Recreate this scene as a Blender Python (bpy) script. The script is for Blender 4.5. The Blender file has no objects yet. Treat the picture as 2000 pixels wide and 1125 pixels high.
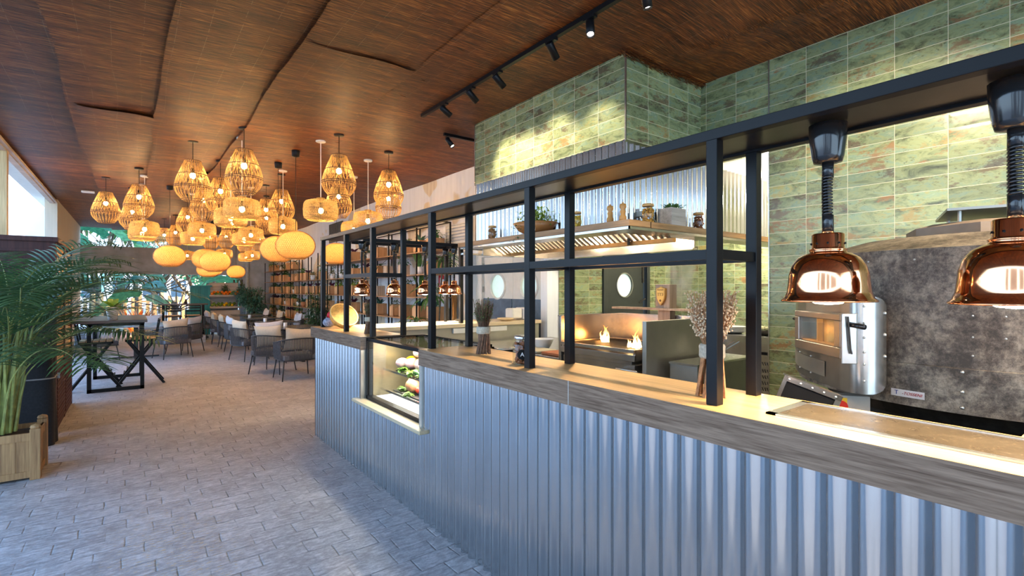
import bpy, bmesh, math, random
from mathutils import Vector, Matrix
PI=math.pi
R=random.Random(7)
D=bpy.data
SC=bpy.context.scene
COL=SC.collection
V=Vector
# ------------------------------------------------------------------ materials
def newmat(name):
    m=D.materials.new(name); m.use_nodes=True
    nt=m.node_tree; nt.nodes.clear()
    return m,nt,nt.nodes,nt.links
def nd(nt,t,**k):
    n=nt.nodes.new(t)
    for a,b in k.items():
        if a in n.inputs.keys(): n.inputs[a].default_value=b
        else: setattr(n,a,b)
    return n
def ramp(nt,fac,stops,interp='LINEAR'):
    n=nt.nodes.new('ShaderNodeValToRGB'); e=n.color_ramp.elements; n.color_ramp.interpolation=interp
    while len(e)<len(stops): e.new(.5)
    for i,(p,c) in enumerate(stops):
        e[i].position=p; e[i].color=(*c,1) if len(c)==3 else c
    nt.links.new(fac,n.inputs[0]); return n.outputs[0]
def math_(nt,op,a,b=None,c=None,clamp=False):
    n=nt.nodes.new('ShaderNodeMath'); n.operation=op; n.use_clamp=clamp
    for i,v in enumerate((a,b,c)):
        if v is None: continue
        if isinstance(v,(int,float)): n.inputs[i].default_value=v
        else: nt.links.new(v,n.inputs[i])
    return n.outputs[0]
def noise(nt,vec,scale=5,detail=4,rough=.55,dist=0,dims='3D'):
    n=nt.nodes.new('ShaderNodeTexNoise'); n.noise_dimensions=dims
    n.inputs['Scale'].default_value=scale; n.inputs['Detail'].default_value=detail
    n.inputs['Roughness'].default_value=rough; n.inputs['Distortion'].default_value=dist
    if vec is not None: nt.links.new(vec,n.inputs['Vector'])
    return n.outputs['Fac']
def mapping(nt,src,scale=(1,1,1),rot=(0,0,0),loc=(0,0,0)):
    n=nt.nodes.new('ShaderNodeMapping'); n.inputs['Scale'].default_value=scale
    n.inputs['Rotation'].default_value=rot; n.inputs['Location'].default_value=loc
    nt.links.new(src,n.inputs['Vector']); return n.outputs[0]
def geopos(nt): return nt.nodes.new('ShaderNodeNewGeometry').outputs['Position']
def objco(nt): return nt.nodes.new('ShaderNodeTexCoord').outputs['Object']
def mix(nt,fac,a,b,mode='MIX'):
    n=nt.nodes.new('ShaderNodeMix'); n.data_type='RGBA'; n.blend_type=mode
    for i,v in ((0,fac),(6,a),(7,b)):
        if isinstance(v,(int,float)): n.inputs[i].default_value=v
        elif isinstance(v,tuple): n.inputs[i].default_value=(*v,1)
        else: nt.links.new(v,n.inputs[i])
    return n.outputs[2]
def bump(nt,h,strength=.3,dist=.01):
    n=nt.nodes.new('ShaderNodeBump'); n.inputs['Strength'].default_value=strength; n.inputs['Distance'].default_value=dist
    nt.links.new(h,n.inputs['Height']); return n.outputs[0]
def finish(nt,color,rough=.5,metal=0,normal=None,trans=0,transl=0,spec=.5,emis=None,estr=0,coat=0,alpha=None,ior=1.45):
    b=nt.nodes.new('ShaderNodeBsdfPrincipled'); out=nt.nodes.new('ShaderNodeOutputMaterial')
    def s(k,v):
        if v is None: return
        if isinstance(v,(int,float)): b.inputs[k].default_value=v
        elif isinstance(v,tuple): b.inputs[k].default_value=(*v,1)
        else: nt.links.new(v,b.inputs[k])
    s('Base Color',color); s('Roughness',rough); s('Metallic',metal); s('Transmission Weight',trans); s('IOR',ior)
    s('Specular IOR Level',spec); s('Coat Weight',coat); s('Alpha',alpha)
    if emis is not None: s('Emission Color',emis); s('Emission Strength',estr)
    if normal is not None: nt.links.new(normal,b.inputs['Normal'])
    sh=b.outputs[0]
    if transl:
        t=nt.nodes.new('ShaderNodeBsdfTranslucent')
        if isinstance(color,tuple): t.inputs[0].default_value=(*color,1)
        else: nt.links.new(color,t.inputs[0])
        mx=nt.nodes.new('ShaderNodeMixShader'); mx.inputs[0].default_value=transl
        nt.links.new(sh,mx.inputs[1]); nt.links.new(t.outputs[0],mx.inputs[2]); sh=mx.outputs[0]
    nt.links.new(sh,out.inputs[0])
def simple(name,c,rough=.5,metal=0,var=.12,nscale=12,**k):
    m,nt,ns,lk=newmat(name)
    f=noise(nt,objco(nt),nscale,3)
    d=tuple(x*(1-var) for x in c); l=tuple(min(1,x*(1+var)) for x in c)
    col=ramp(nt,f,[(.3,d),(.7,l)])
    finish(nt,col,rough,metal,**k); return m
def emis(name,c,s):
    m,nt,ns,lk=newmat(name)
    e=nt.nodes.new('ShaderNodeEmission'); e.inputs[0].default_value=(*c,1); e.inputs[1].default_value=s
    o=nt.nodes.new('ShaderNodeOutputMaterial'); lk.new(e.outputs[0],o.inputs[0]); return m
def wood(name,c1,c2,axis=1,scale=1,rough=.5,bumps=.15,world=True,stain=0,**k):
    m,nt,ns,lk=newmat(name)
    p=geopos(nt) if world else objco(nt)
    sc=[22*scale]*3; sc[axis]=1.1*scale
    n1=noise(nt,mapping(nt,p,tuple(sc)),1.6,6,.65,.4)
    sc2=[110*scale]*3; sc2[axis]=4*scale
    n2=noise(nt,mapping(nt,p,tuple(sc2)),1,3,.6)
    f=math_(nt,'ADD',math_(nt,'MULTIPLY',n1,.65),math_(nt,'MULTIPLY',n2,.35))
    col=ramp(nt,f,[(.36,c1),(.6,c2)])
    finish(nt,col,rough,0,bump(nt,f,bumps,.004),**k); return m
def tile(name,axis,ou=0,oz=.0185):
    m,nt,ns,lk=newmat(name)
    p=geopos(nt); s=nt.nodes.new('ShaderNodeSeparateXYZ'); lk.new(p,s.inputs[0])
    u=math_(nt,'DIVIDE',math_(nt,'SUBTRACT',s.outputs[axis],ou),.290)
    v=math_(nt,'DIVIDE',math_(nt,'SUBTRACT',s.outputs[2],oz),.0975)
    iu=math_(nt,'FLOOR',u); iv=math_(nt,'FLOOR',v)
    fu=math_(nt,'FRACT',u); fv=math_(nt,'FRACT',v)
    du=math_(nt,'MULTIPLY',math_(nt,'SUBTRACT',.5,math_(nt,'ABSOLUTE',math_(nt,'SUBTRACT',fu,.5))),.290)
    dv=math_(nt,'MULTIPLY',math_(nt,'SUBTRACT',.5,math_(nt,'ABSOLUTE',math_(nt,'SUBTRACT',fv,.5))),.0975)
    d=math_(nt,'MINIMUM',du,dv)
    grout=math_(nt,'LESS_THAN',d,.0016)
    cx=nt.nodes.new('ShaderNodeCombineXYZ'); lk.new(iu,cx.inputs[0]); lk.new(iv,cx.inputs[1]); cx.inputs[2].default_value=axis*7.3
    wn=nt.nodes.new('ShaderNodeTexWhiteNoise'); lk.new(cx.outputs[0],wn.inputs['Vector'])
    off=nt.nodes.new('ShaderNodeVectorMath'); off.operation='SCALE'; lk.new(wn.outputs['Color'],off.inputs[0]); off.inputs['Scale'].default_value=40
    ad=nt.nodes.new('ShaderNodeVectorMath'); lk.new(mapping(nt,p,(1,1,2.3)),ad.inputs[0]); lk.new(off.outputs[0],ad.inputs[1])
    q=ad.outputs[0]
    n1=noise(nt,q,5.5,8,.66,.6); n2=noise(nt,q,3.2,7,.7,.3); n3=noise(nt,q,26,6,.72)
    base=ramp(nt,n1,[(.30,(.07,.08,.045)),(.42,(.17,.20,.10)),(.51,(.26,.29,.14)),(.60,(.19,.26,.17)),(.74,(.42,.42,.23))])
    rust=math_(nt,'MULTIPLY',math_(nt,'GREATER_THAN',math_(nt,'ADD',math_(nt,'MULTIPLY',n2,.7),math_(nt,'MULTIPLY',n3,.3)),.555),1.0)
    rs=ramp(nt,math_(nt,'ADD',math_(nt,'MULTIPLY',n2,.72),math_(nt,'MULTIPLY',n3,.28)),[(.525,(0,0,0)),(.58,(1,1,1))])
    rcol=ramp(nt,wn.outputs['Value'],[(.0,(.085,.058,.04)),(.45,(.13,.085,.05)),(.75,(.27,.12,.045)),(1,(.30,.25,.08))])
    c=mix(nt,math_(nt,'MULTIPLY',rs,.8),base,rcol)
    br=math_(nt,'ADD',math_(nt,'MULTIPLY',wn.outputs['Value'],.42),.80)
    cb=nt.nodes.new('ShaderNodeVectorMath'); cb.operation='SCALE'; lk.new(c,cb.inputs[0]); lk.new(br,cb.inputs['Scale'])
    sp=ramp(nt,n3,[(.33,(.45,.4,.35)),(.42,(1,1,1))])
    c=mix(nt,1.0,cb.outputs[0],sp,'MULTIPLY')
    c=mix(nt,grout,c,(.62,.56,.38))
    h=math_(nt,'ADD',math_(nt,'MULTIPLY',ramp(nt,d,[(0,(0,0,0)),(.02,(1,1,1))]),1.0),math_(nt,'MULTIPLY',n2,.5))
    rg=math_(nt,'ADD',math_(nt,'MULTIPLY',n3,.15),math_(nt,'ADD',math_(nt,'MULTIPLY',grout,.4),.17))
    finish(nt,c,rg,0,bump(nt,h,.25,.003)); return m
# ------------------------------------------------------------------ mesh builder
class MB:
    def __init__(s): s.v=[]; s.f=[]; s.m=[]; s.cur=0
    def add(s,vs,fs):
        o=len(s.v); s.v+= [tuple(x) for x in vs]; s.f+=[tuple(i+o for i in f) for f in fs]; s.m+=[s.cur]*len(fs); return s
    def box(s,a,b,M=None):
        x0,y0,z0=a; x1,y1,z1=b
        vs=[V(p) for p in ((x0,y0,z0),(x1,y0,z0),(x1,y1,z0),(x0,y1,z0),(x0,y0,z1),(x1,y0,z1),(x1,y1,z1),(x0,y1,z1))]
        if M: vs=[M@p for p in vs]
        return s.add(vs,[(0,3,2,1),(4,5,6,7),(0,1,5,4),(1,2,6,5),(2,3,7,6),(3,0,4,7)])
    def cbox(s,c,d,M=None):
        return s.box((c[0]-d[0]/2,c[1]-d[1]/2,c[2]-d[2]/2),(c[0]+d[0]/2,c[1]+d[1]/2,c[2]+d[2]/2),M)
    def tube(s,pts,r,n=6,cap=True,closed=False):
        pts=[V(p) for p in pts]; k=len(pts); rr=r if isinstance(r,(list,tuple)) else [r]*k
        vs=[];fs=[]; prev=None
        for i,p in enumerate(pts):
            if closed: t=pts[(i+1)%k]-pts[i-1]
            else: t=pts[min(i+1,k-1)]-pts[max(i-1,0)]
            if t.length<1e-9: t=V((0,0,1))
            t.normalize()
            a=prev if prev is not None else (V((0,0,1)) if abs(t.z)<.9 else V((1,0,0)))
            b=t.cross(a)
            if b.length<1e-6: b=t.orthogonal()
            b.normalize(); a=b.cross(t); prev=a
            for j in range(n):
                th=2*PI*j/n; vs.append(p+(a*math.cos(th)+b*math.sin(th))*rr[i])
        for i in range(k if closed else k-1):
            for j in range(n):
                i2=(i+1)%k
                fs.append((i*n+j,i*n+(j+1)%n,i2*n+(j+1)%n,i2*n+j))
        if cap and not closed:
            fs.append(tuple(range(n))[::-1]); fs.append(tuple((k-1)*n+j for j in range(n)))
        return s.add(vs,fs)
    def bar(s,p0,p1,w,h=None,up=(0,0,1)):
        h=h or w; p0=V(p0);p1=V(p1); t=(p1-p0).normalized(); a=V(up)
        b=t.cross(a)
        if b.length<1e-5: b=t.cross(V((0,1,0)))
        b.normalize(); a=b.cross(t)
        vs=[p+b*x*w/2+a*y*h/2 for p in (p0,p1) for x,y in ((-1,-1),(1,-1),(1,1),(-1,1))]
        return s.add(vs,[(0,1,2,3),(7,6,5,4),(0,4,5,1),(1,5,6,2),(2,6,7,3),(3,7,4,0)])
    def lathe(s,prof,c=(0,0,0),n=24,M=None,sx=1,sy=1):
        vs=[];fs=[]
        for (r,z) in prof:
            for j in range(n):
                th=2*PI*j/n; p=V((c[0]+r*math.cos(th)*sx,c[1]+r*math.sin(th)*sy,c[2]+z)); vs.append(M@p if M else p)
        for i in range(len(prof)-1):
            for j in range(n): fs.append((i*n+j,i*n+(j+1)%n,(i+1)*n+(j+1)%n,(i+1)*n+j))
        if prof[0][0]>1e-4: fs.append(tuple(range(n))[::-1])
        if prof[-1][0]>1e-4: fs.append(tuple((len(prof)-1)*n+j for j in range(n)))
        return s.add(vs,fs)
    def open_lathe(s,prof,c=(0,0,0),n=24):
        k=len(s.f); s.lathe(prof,c,n)
        for i in range(len(s.f)-1,k-1,-1):
            if len(s.f[i])>4: del s.f[i]; del s.m[i]
        return s
    def ball(s,c,r,n=10,m=7,sc=(1,1,1),M=None):
        prof=[(math.sin(PI*i/m),-math.cos(PI*i/m)) for i in range(m+1)]
        vs=[];fs=[]
        for (a,z) in prof:
            for j in range(n):
                th=2*PI*j/n; p=V((a*math.cos(th)*r*sc[0],a*math.sin(th)*r*sc[1],z*r*sc[2]))
                if M: p=M@p
                vs.append(p+V(c))
        for i in range(m):
            for j in range(n): fs.append((i*n+j,i*n+(j+1)%n,(i+1)*n+(j+1)%n,(i+1)*n+j))
        return s.add(vs,fs)
    def grid(s,fn,nu,nv,wrap=False):
        vs=[fn(i/nu,j/nv) for i in range(nu+1) for j in range(nv+1)]
        fs=[(i*(nv+1)+j,(i+1)*(nv+1)+j,(i+1)*(nv+1)+j+1,i*(nv+1)+j+1) for i in range(nu) for j in range(nv)]
        return s.add(vs,fs)
    def leaf(s,p,d,L,w,droop=.5,n=4,up=(0,0,1),fold=0,prof=None):
        p=V(p); d=V(d).normalized(); u=V(up); side=d.cross(u)
        if side.length<1e-4: side=d.orthogonal()
        side.normalize(); vs=[]
        for i in range(n+1):
            t=i/n
            wd=w*(prof(t) if prof else math.sin(PI*min(1,t*.92+.08))**.8)*.5
            c=p.copy(); nrm=side.cross(d)
            if i in (n,): wd=w*.02
            vs+=[c-side*wd+nrm*fold*wd, c+side*wd+nrm*fold*wd]
            d=(d+V((0,0,-droop/n))).normalized(); side=(side-d*side.dot(d)).normalized()
            p=p+d*(L/n)
        return s.add(vs,[(2*i,2*i+1,2*i+3,2*i+2) for i in range(n)])
    def build(s,name,mat,parent=None,smooth=False,bevel=0):
        me=D.meshes.new(name); me.from_pydata([tuple(x) for x in s.v],[],s.f)
        mats=mat if isinstance(mat,(list,tuple)) else [mat]
        for m in mats: me.materials.append(m)
        if len(mats)>1: me.polygons.foreach_set('material_index',s.m)
        if smooth: me.polygons.foreach_set('use_smooth',[True]*len(me.polygons))
        me.update(); o=D.objects.new(name,me); COL.objects.link(o)
        if smooth=='auto' :
            me.set_sharp_from_angle(angle=math.radians(40))
        if parent: o.parent=parent
        if bevel:
            b=o.modifiers.new('bevel','BEVEL'); b.width=bevel; b.segments=2; b.limit_method='ANGLE'
        return o
def thing(name,label,cat,loc=(0,0,0),rz=0,group=None):
    o=D.objects.new(name,None); o.empty_display_size=.1; COL.objects.link(o)
    o.location=loc; o.rotation_euler=(0,0,rz); o['label']=label; o['category']=cat
    if group: o['group']=group
    return o
def tag(o,label,cat,group=None,loc=None,rz=None,kind=None):
    o['label']=label; o['category']=cat
    if group: o['group']=group
    if loc: o.location=loc
    if rz is not None: o.rotation_euler=(0,0,rz)
    if kind: o['kind']=kind
    return o
def struct(o): o['kind']='structure'; return o
def kids(o): return [c for c in D.objects if c.parent==o]
_kid={}
def dup(root,loc,rz=0,label=None,group=None,scale=None):
    if root.name not in _kid:
        _kid[root.name]=[(c,[g for g in kids(c)]) for c in kids(root)]
    r=root.copy(); COL.objects.link(r); r.location=loc; r.rotation_euler=(root.rotation_euler[0],root.rotation_euler[1],rz)
    if label: r['label']=label
    if group: r['group']=group
    if scale: r.scale=scale
    for c,gs in _kid[root.name]:
        k=c.copy(); COL.objects.link(k); k.parent=r
        for g in gs:
            h=g.copy(); COL.objects.link(h); h.parent=k
    return r
def light(kind,name,loc,energy,color,size=.05,rot=None,spot=None,target=None,blend=.5,sy=None):
    l=D.lights.new(name,kind); l.energy=energy; l.color=color
    if kind=='AREA':
        l.size=size
        if sy: l.shape='RECTANGLE'; l.size_y=sy
        else: l.shape='DISK'
    else: l.shadow_soft_size=size
    if kind=='SPOT': l.spot_size=spot; l.spot_blend=blend
    o=D.objects.new(name,l); COL.objects.link(o); o.location=loc
    if target is not None: o.rotation_euler=(V(target)-V(loc)).to_track_quat('-Z','Y').to_euler()
    elif rot: o.rotation_euler=rot
    return o
S_,C_=.60535287,.79595722
def atY(px,Y,py=None):
    u=(px-1000)/973; k=Y/(C_-u*S_); r=k*(S_+u*C_)
    return r if py is None else (r,1.5+k*(565-py)/973)
WARM=(1,.68,.36); WARM2=(1,.78,.5)
# ------------------------------------------------------------------ camera, world, render
cam=D.cameras.new('camera'); co=D.objects.new('camera',cam); COL.objects.link(co)
co.location=(0,0,1.5); co.rotation_euler=(PI/2,0,-math.radians(37.2542)); cam.sensor_width=36
cam.lens=973/2000*36; cam.shift_y=2.5/2000; cam.clip_start=.02; cam.clip_end=300
SC.camera=co
w=D.worlds.new('sky'); SC.world=w; w.use_nodes=True
wn=w.node_tree; wn.nodes.clear()
tc=wn.nodes.new('ShaderNodeTexCoord'); sp=wn.nodes.new('ShaderNodeSeparateXYZ'); wn.links.new(tc.outputs['Generated'],sp.inputs[0])
cr=wn.nodes.new('ShaderNodeValToRGB'); e=cr.color_ramp.elements; e[0].position=.0; e[0].color=(.55,.77,1,1); e[1].position=.6; e[1].color=(.26,.52,1,1)
x=e.new(.18); x.color=(.52,.75,1,1)
wn.links.new(sp.outputs[2],cr.inputs[0])
bg=wn.nodes.new('ShaderNodeBackground'); bg.inputs[1].default_value=3.0
wo=wn.nodes.new('ShaderNodeOutputWorld'); wn.links.new(cr.outputs[0],bg.inputs[0]); wn.links.new(bg.outputs[0],wo.inputs[0])
SC.view_settings.view_transform='Standard'; SC.view_settings.look='None'; SC.view_settings.gamma=1; SC.view_settings.exposure=.86
SC.view_settings.use_curve_mapping=False
SC.cycles.use_denoising=True; SC.cycles.max_bounces=8; SC.cycles.diffuse_bounces=4; SC.cycles.glossy_bounces=4; SC.cycles.transmission_bounces=6
SC.cycles.transparent_max_bounces=12; SC.cycles.sample_clamp_indirect=4; SC.cycles.caustics_reflective=False; SC.cycles.caustics_refractive=False
# ------------------------------------------------------------------ material library
M={}
M['tileY']=tile('glazed_tile_long_wall',1,.002); M['tileX']=tile('glazed_tile_end_wall',0,.1)
M['tileHY']=tile('glazed_tile_chimney_front',1,.067,-.003); M['tileHX']=tile('glazed_tile_chimney_side',0,.001,-.003)
def reed():
    m,nt,ns,lk=newmat('reed_matting'); p=geopos(nt)
    w1=noise(nt,p,1.3,3); s=nt.nodes.new('ShaderNodeSeparateXYZ'); lk.new(p,s.inputs[0])
    yy=math_(nt,'ADD',s.outputs[1],math_(nt,'MULTIPLY',w1,.05))
    yy=math_(nt,'ADD',yy,math_(nt,'MULTIPLY',math_(nt,'SUBTRACT',s.outputs[0],2),.015))
    c=nt.nodes.new('ShaderNodeCombineXYZ'); lk.new(s.outputs[0],c.inputs[0]); lk.new(yy,c.inputs[1])
    q=c.outputs[0]
    n1=noise(nt,mapping(nt,q,(3.2,80,1)),1,3,.7); n2=noise(nt,mapping(nt,q,(7,240,1)),1,2,.6)
    n3=noise(nt,mapping(nt,q,(.55,7,1)),1,4,.6); n4=noise(nt,p,.9,4)
    f=math_(nt,'ADD',math_(nt,'MULTIPLY',n1,.4),math_(nt,'ADD',math_(nt,'MULTIPLY',n2,.4),math_(nt,'MULTIPLY',n3,.2)))
    col=ramp(nt,f,[(.41,(.016,.004,.0015)),(.48,(.095,.023,.0045)),(.535,(.22,.06,.009)),(.62,(.56,.24,.055))])
    col=mix(nt,1.0,col,ramp(nt,n4,[(.3,(.55,.52,.55)),(.7,(1.15,1.08,1))]),'MULTIPLY')
    # stitching wires across the reeds
    wv=math_(nt,'FRACT',math_(nt,'ADD',math_(nt,'MULTIPLY',s.outputs[0],5.2),math_(nt,'MULTIPLY',noise(nt,mapping(nt,p,(.5,.6,1)),1,2),.45)))
    wire=math_(nt,'LESS_THAN',math_(nt,'ABSOLUTE',math_(nt,'SUBTRACT',wv,.5)),.0065)
    wire=math_(nt,'MULTIPLY',wire,math_(nt,'GREATER_THAN',noise(nt,mapping(nt,p,(5,18,1)),1,2),.47))
    col=mix(nt,math_(nt,'MULTIPLY',wire,.42),col,(.42,.27,.16))
    finish(nt,col,.5,0,bump(nt,f,.65,.010),spec=.45); return m
M['reed']=reed()
def floor_():
    m,nt,ns,lk=newmat('stamped_paving'); p=geopos(nt)
    w=noise(nt,p,1.7,3); wob=nt.nodes.new('ShaderNodeVectorMath'); wob.operation='ADD'
    sc=nt.nodes.new('ShaderNodeTexNoise'); sc.inputs['Scale'].default_value=3; lk.new(p,sc.inputs['Vector'])
    v2=nt.nodes.new('ShaderNodeVectorMath'); v2.operation='SCALE'; lk.new(sc.outputs['Color'],v2.inputs[0]); v2.inputs['Scale'].default_value=.03
    lk.new(p,wob.inputs[0]); lk.new(v2.outputs[0],wob.inputs[1])
    s=nt.nodes.new('ShaderNodeSeparateXYZ'); lk.new(wob.outputs[0],s.inputs[0])
    v=math_(nt,'DIVIDE',s.outputs[1],.142); iv=math_(nt,'FLOOR',v); fv=math_(nt,'FRACT',v)
    w1=nt.nodes.new('ShaderNodeTexWhiteNoise'); w1.noise_dimensions='1D'; lk.new(iv,w1.inputs['W'])
    par=math_(nt,'MULTIPLY',math_(nt,'MODULO',iv,2),.42)
    u=math_(nt,'ADD',math_(nt,'DIVIDE',s.outputs[0],.235),math_(nt,'ADD',math_(nt,'MULTIPLY',w1.outputs['Value'],.35),par))
    iu=math_(nt,'FLOOR',u); fu=math_(nt,'FRACT',u)
    du=math_(nt,'MULTIPLY',math_(nt,'SUBTRACT',.5,math_(nt,'ABSOLUTE',math_(nt,'SUBTRACT',fu,.5))),.235)
    dv=math_(nt,'MULTIPLY',math_(nt,'SUBTRACT',.5,math_(nt,'ABSOLUTE',math_(nt,'SUBTRACT',fv,.5))),.142)
    d=math_(nt,'MINIMUM',du,dv)
    n1=noise(nt,p,60,6,.7); n2=noise(nt,p,5,5,.6); n3=noise(nt,mapping(nt,p,(14,40,1)),1,5,.7)
    j=ramp(nt,math_(nt,'ADD',d,math_(nt,'MULTIPLY',math_(nt,'SUBTRACT',n1,.5),.002)),[(.0015,(1,1,1)),(.0048,(0,0,0))])
    j=math_(nt,'MULTIPLY',j,ramp(nt,n2,[(.38,(.05,.05,.05)),(.62,(.60,.60,.60))]))
    cc=nt.nodes.new('ShaderNodeCombineXYZ'); lk.new(iu,cc.inputs[0]); lk.new(iv,cc.inputs[1])
    w2=nt.nodes.new('ShaderNodeTexWhiteNoise'); lk.new(cc.outputs[0],w2.inputs['Vector'])
    f=math_(nt,'ADD',math_(nt,'MULTIPLY',n3,.6),math_(nt,'ADD',math_(nt,'MULTIPLY',n2,.2),math_(nt,'MULTIPLY',n1,.2)))
    col=ramp(nt,f,[(.40,(.20,.185,.185)),(.49,(.34,.32,.32)),(.60,(.60,.57,.57))])
    col=mix(nt,.3,col,ramp(nt,w2.outputs['Value'],[(0,(.20,.185,.18)),(1,(.42,.40,.39))]))
    # streaky ochre flecks inside an oval patch
    sep=nt.nodes.new('ShaderNodeSeparateXYZ'); lk.new(p,sep.inputs[0])
    dx=math_(nt,'DIVIDE',math_(nt,'SUBTRACT',sep.outputs[0],.18),.42); dy=math_(nt,'DIVIDE',math_(nt,'SUBTRACT',sep.outputs[1],3.35),1.35)
    rr=math_(nt,'ADD',math_(nt,'MULTIPLY',dx,dx),math_(nt,'MULTIPLY',dy,dy))
    mk=math_(nt,'SUBTRACT',1,rr,clamp=True)
    och=math_(nt,'MULTIPLY',ramp(nt,noise(nt,mapping(nt,p,(26,60,1)),1,5,.7),[(.55,(0,0,0)),(.62,(1,1,1))]),mk,clamp=True)
    col=mix(nt,math_(nt,'MULTIPLY',och,.8),col,(.50,.33,.13))
    col=mix(nt,j,col,(.075,.068,.065))
    h=math_(nt,'SUBTRACT',math_(nt,'ADD',math_(nt,'MULTIPLY',n3,.35),math_(nt,'MULTIPLY',n1,.15)),j)
    finish(nt,col,ramp(nt,n3,[(.3,(.42,.42,.42)),(.7,(.68,.68,.68))]),0,bump(nt,h,.9,.012)); return m
M['floor']=floor_()
def plaster(name,c,stain):
    m,nt,ns,lk=newmat(name); p=geopos(nt)
    n1=noise(nt,mapping(nt,p,(1,.75,.7)),1.5,2,.45,.3); s1=ramp(nt,n1,[(.575,(0,0,0)),(.592,(1,1,1))])
    n2=noise(nt,mapping(nt,p,(14,14,1.2)),1,4,.6)
    col=ramp(nt,n2,[(.3,tuple(x*.9 for x in c)),(.6,c)])
    st=ramp(nt,n2,[(.3,(.62,.44,.22)),(.7,(.80,.66,.42))])
    if stain: col=mix(nt,math_(nt,'MULTIPLY',s1,.75),col,st)
    b=math_(nt,'ABSOLUTE',math_(nt,'SUBTRACT',math_(nt,'FRACT',math_(nt,'MULTIPLY',nt.nodes.new('ShaderNodeSeparateXYZ').outputs[1],1)),.5))
    finish(nt,col,.8,0,bump(nt,n2,.05,.001)); return m
M['plaster']=plaster('limewashed_wall',(.86,.86,.88),True)
M['cream']=plaster('cream_render',(.62,.55,.43),False)
M['concrete']=simple('grey_concrete',(.46,.51,.58),.85,var=.2,nscale=3)
M['white']=simple('white_paint',(.82,.83,.84),.6,var=.03)
M['white2']=simple('warm_white_paint',(.80,.76,.68),.6,var=.04)
M['black']=simple('black_painted_steel',(.007,.007,.008),.38,.0,var=.1,spec=.22)
M['blackplate']=simple('dark_brushed_plate',(.075,.068,.062),.28,.85,var=.2,nscale=8)
M['black_plastic']=simple('black_plastic',(.012,.012,.013),.16,spec=.7)
def galv():
    m,nt,ns,lk=newmat('galvanised_sheet'); p=geopos(nt)
    n=noise(nt,mapping(nt,p,(6,6,2)),1,5,.6); n2=noise(nt,p,3,3)
    col=ramp(nt,n,[(.3,(.40,.41,.42)),(.7,(.47,.48,.49))])
    finish(nt,col,ramp(nt,n2,[(.3,(.15,.15,.15)),(.7,(.22,.22,.22))]),.97); return m
M['galv']=galv()
M['steel']=simple('brushed_stainless',(.50,.47,.43),.27,.95,var=.12,nscale=9)
M['steel2']=simple('satin_stainless',(.40,.385,.345),.38,.85,var=.1,nscale=5)
M['steel3']=simple('bright_stainless',(.66,.65,.62),.2,.95,var=.08)
M['iron']=simple('dark_iron',(.055,.05,.045),.5,.7,var=.3,nscale=30)
M['copper']=simple('polished_copper',(.93,.42,.20),.09,1,var=.05,nscale=5)
M['oak_top']=wood('oak_worktop',(.44,.235,.085),(.66,.40,.165),1,1,.33,.08)
M['oak_edge']=wood('greyed_oak_edge',(.105,.064,.042),(.27,.18,.125),1,2.2,.7,.3,spec=.15)
M['oak_edgeX']=wood('greyed_oak_edge_end',(.13,.09,.065),(.30,.21,.15),0,1.3,.7,.4,spec=.15)
M['shelfwood']=wood('hood_shelf_wood',(.24,.12,.05),(.46,.26,.12),1,1,.45,.1)
M['shelfwoodX']=wood('hood_shelf_wood_end',(.26,.13,.05),(.50,.28,.13),0,1,.45,.1)
M['boxwood']=wood('box_wood',(.50,.26,.11),(.74,.44,.22),2,.8,.55,.1,world=False)
M['boxpale']=wood('pale_box_wood',(.48,.36,.25),(.68,.55,.42),2,.8,.6,.1,world=False)
M['ledge']=wood('pale_pass_wood',(.62,.45,.26),(.80,.63,.40),0,1,.4,.05)
M['sill']=wood('display_sill_wood',(.42,.32,.19),(.60,.48,.31),1,1,.4,.05)
M['planter']=wood('teak_planter',(.21,.10,.038),(.44,.24,.095),2,.9,.65,.35)
M['cabinet']=wood('burgundy_cabinet',(.035,.009,.008),(.075,.022,.018),2,.8,.65,.1)
M['rawpost']=wood('yellow_pine',(.50,.34,.16),(.72,.54,.28),2,.8,.6,.1)
M['darkwood']=wood('dark_table_top',(.05,.035,.028),(.12,.085,.065),0,1,.28,.06)
M['slat']=wood('stool_slat',(.45,.27,.13),(.70,.48,.26),1,1,.5,.1)
M['cloth']=simple('black_cover',(.014,.014,.016),.85,var=.3,nscale=60)
def weave(name,c,transl,c2=None):
    m,nt,ns,lk=newmat(name); n=noise(nt,objco(nt),38,3); n2=noise(nt,objco(nt),220,2)
    col=ramp(nt,math_(nt,'ADD',math_(nt,'MULTIPLY',n,.6),math_(nt,'MULTIPLY',n2,.4)),[(.35,tuple(x*.55 for x in c)),(.62,c)])
    finish(nt,col,.6,0,transl=transl); return m
M['rattan']=weave('split_rattan',(.82,.52,.17),.4)
M['rattan_dk']=weave('dark_rattan_ring',(.17,.085,.035),0)
M['drum']=weave('woven_seagrass',(.90,.64,.24),.55)
M['bamboo']=weave('woven_bamboo',(.74,.42,.15),.45)
def inner_shade():
    m,nt,ns,lk=newmat('fine_bamboo_liner'); n=noise(nt,objco(nt),90,3)
    finish(nt,ramp(nt,n,[(.3,(.72,.40,.13)),(.7,(.88,.60,.27))]),.7,0,transl=.7); return m
M['liner']=inner_shade()
M['bulb']=emis('glowing_bulb',(1,.60,.25),215)
M['heat']=emis('heat_bulb',(1,.82,.58),26)
M['tube']=emis('display_tube',(1,.95,.85),9)
M['led']=emis('spot_lens',(1,.86,.66),60)
M['cordw']=simple('cream_cord',(.75,.68,.58),.5)
M['rosew']=simple('cream_ceiling_rose',(.75,.70,.62),.5)
M['rope']=simple('grey_rope',(.075,.075,.082),.75,var=.4,nscale=50)
M['legsteel']=simple('graphite_legs',(.03,.032,.036),.4)
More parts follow.
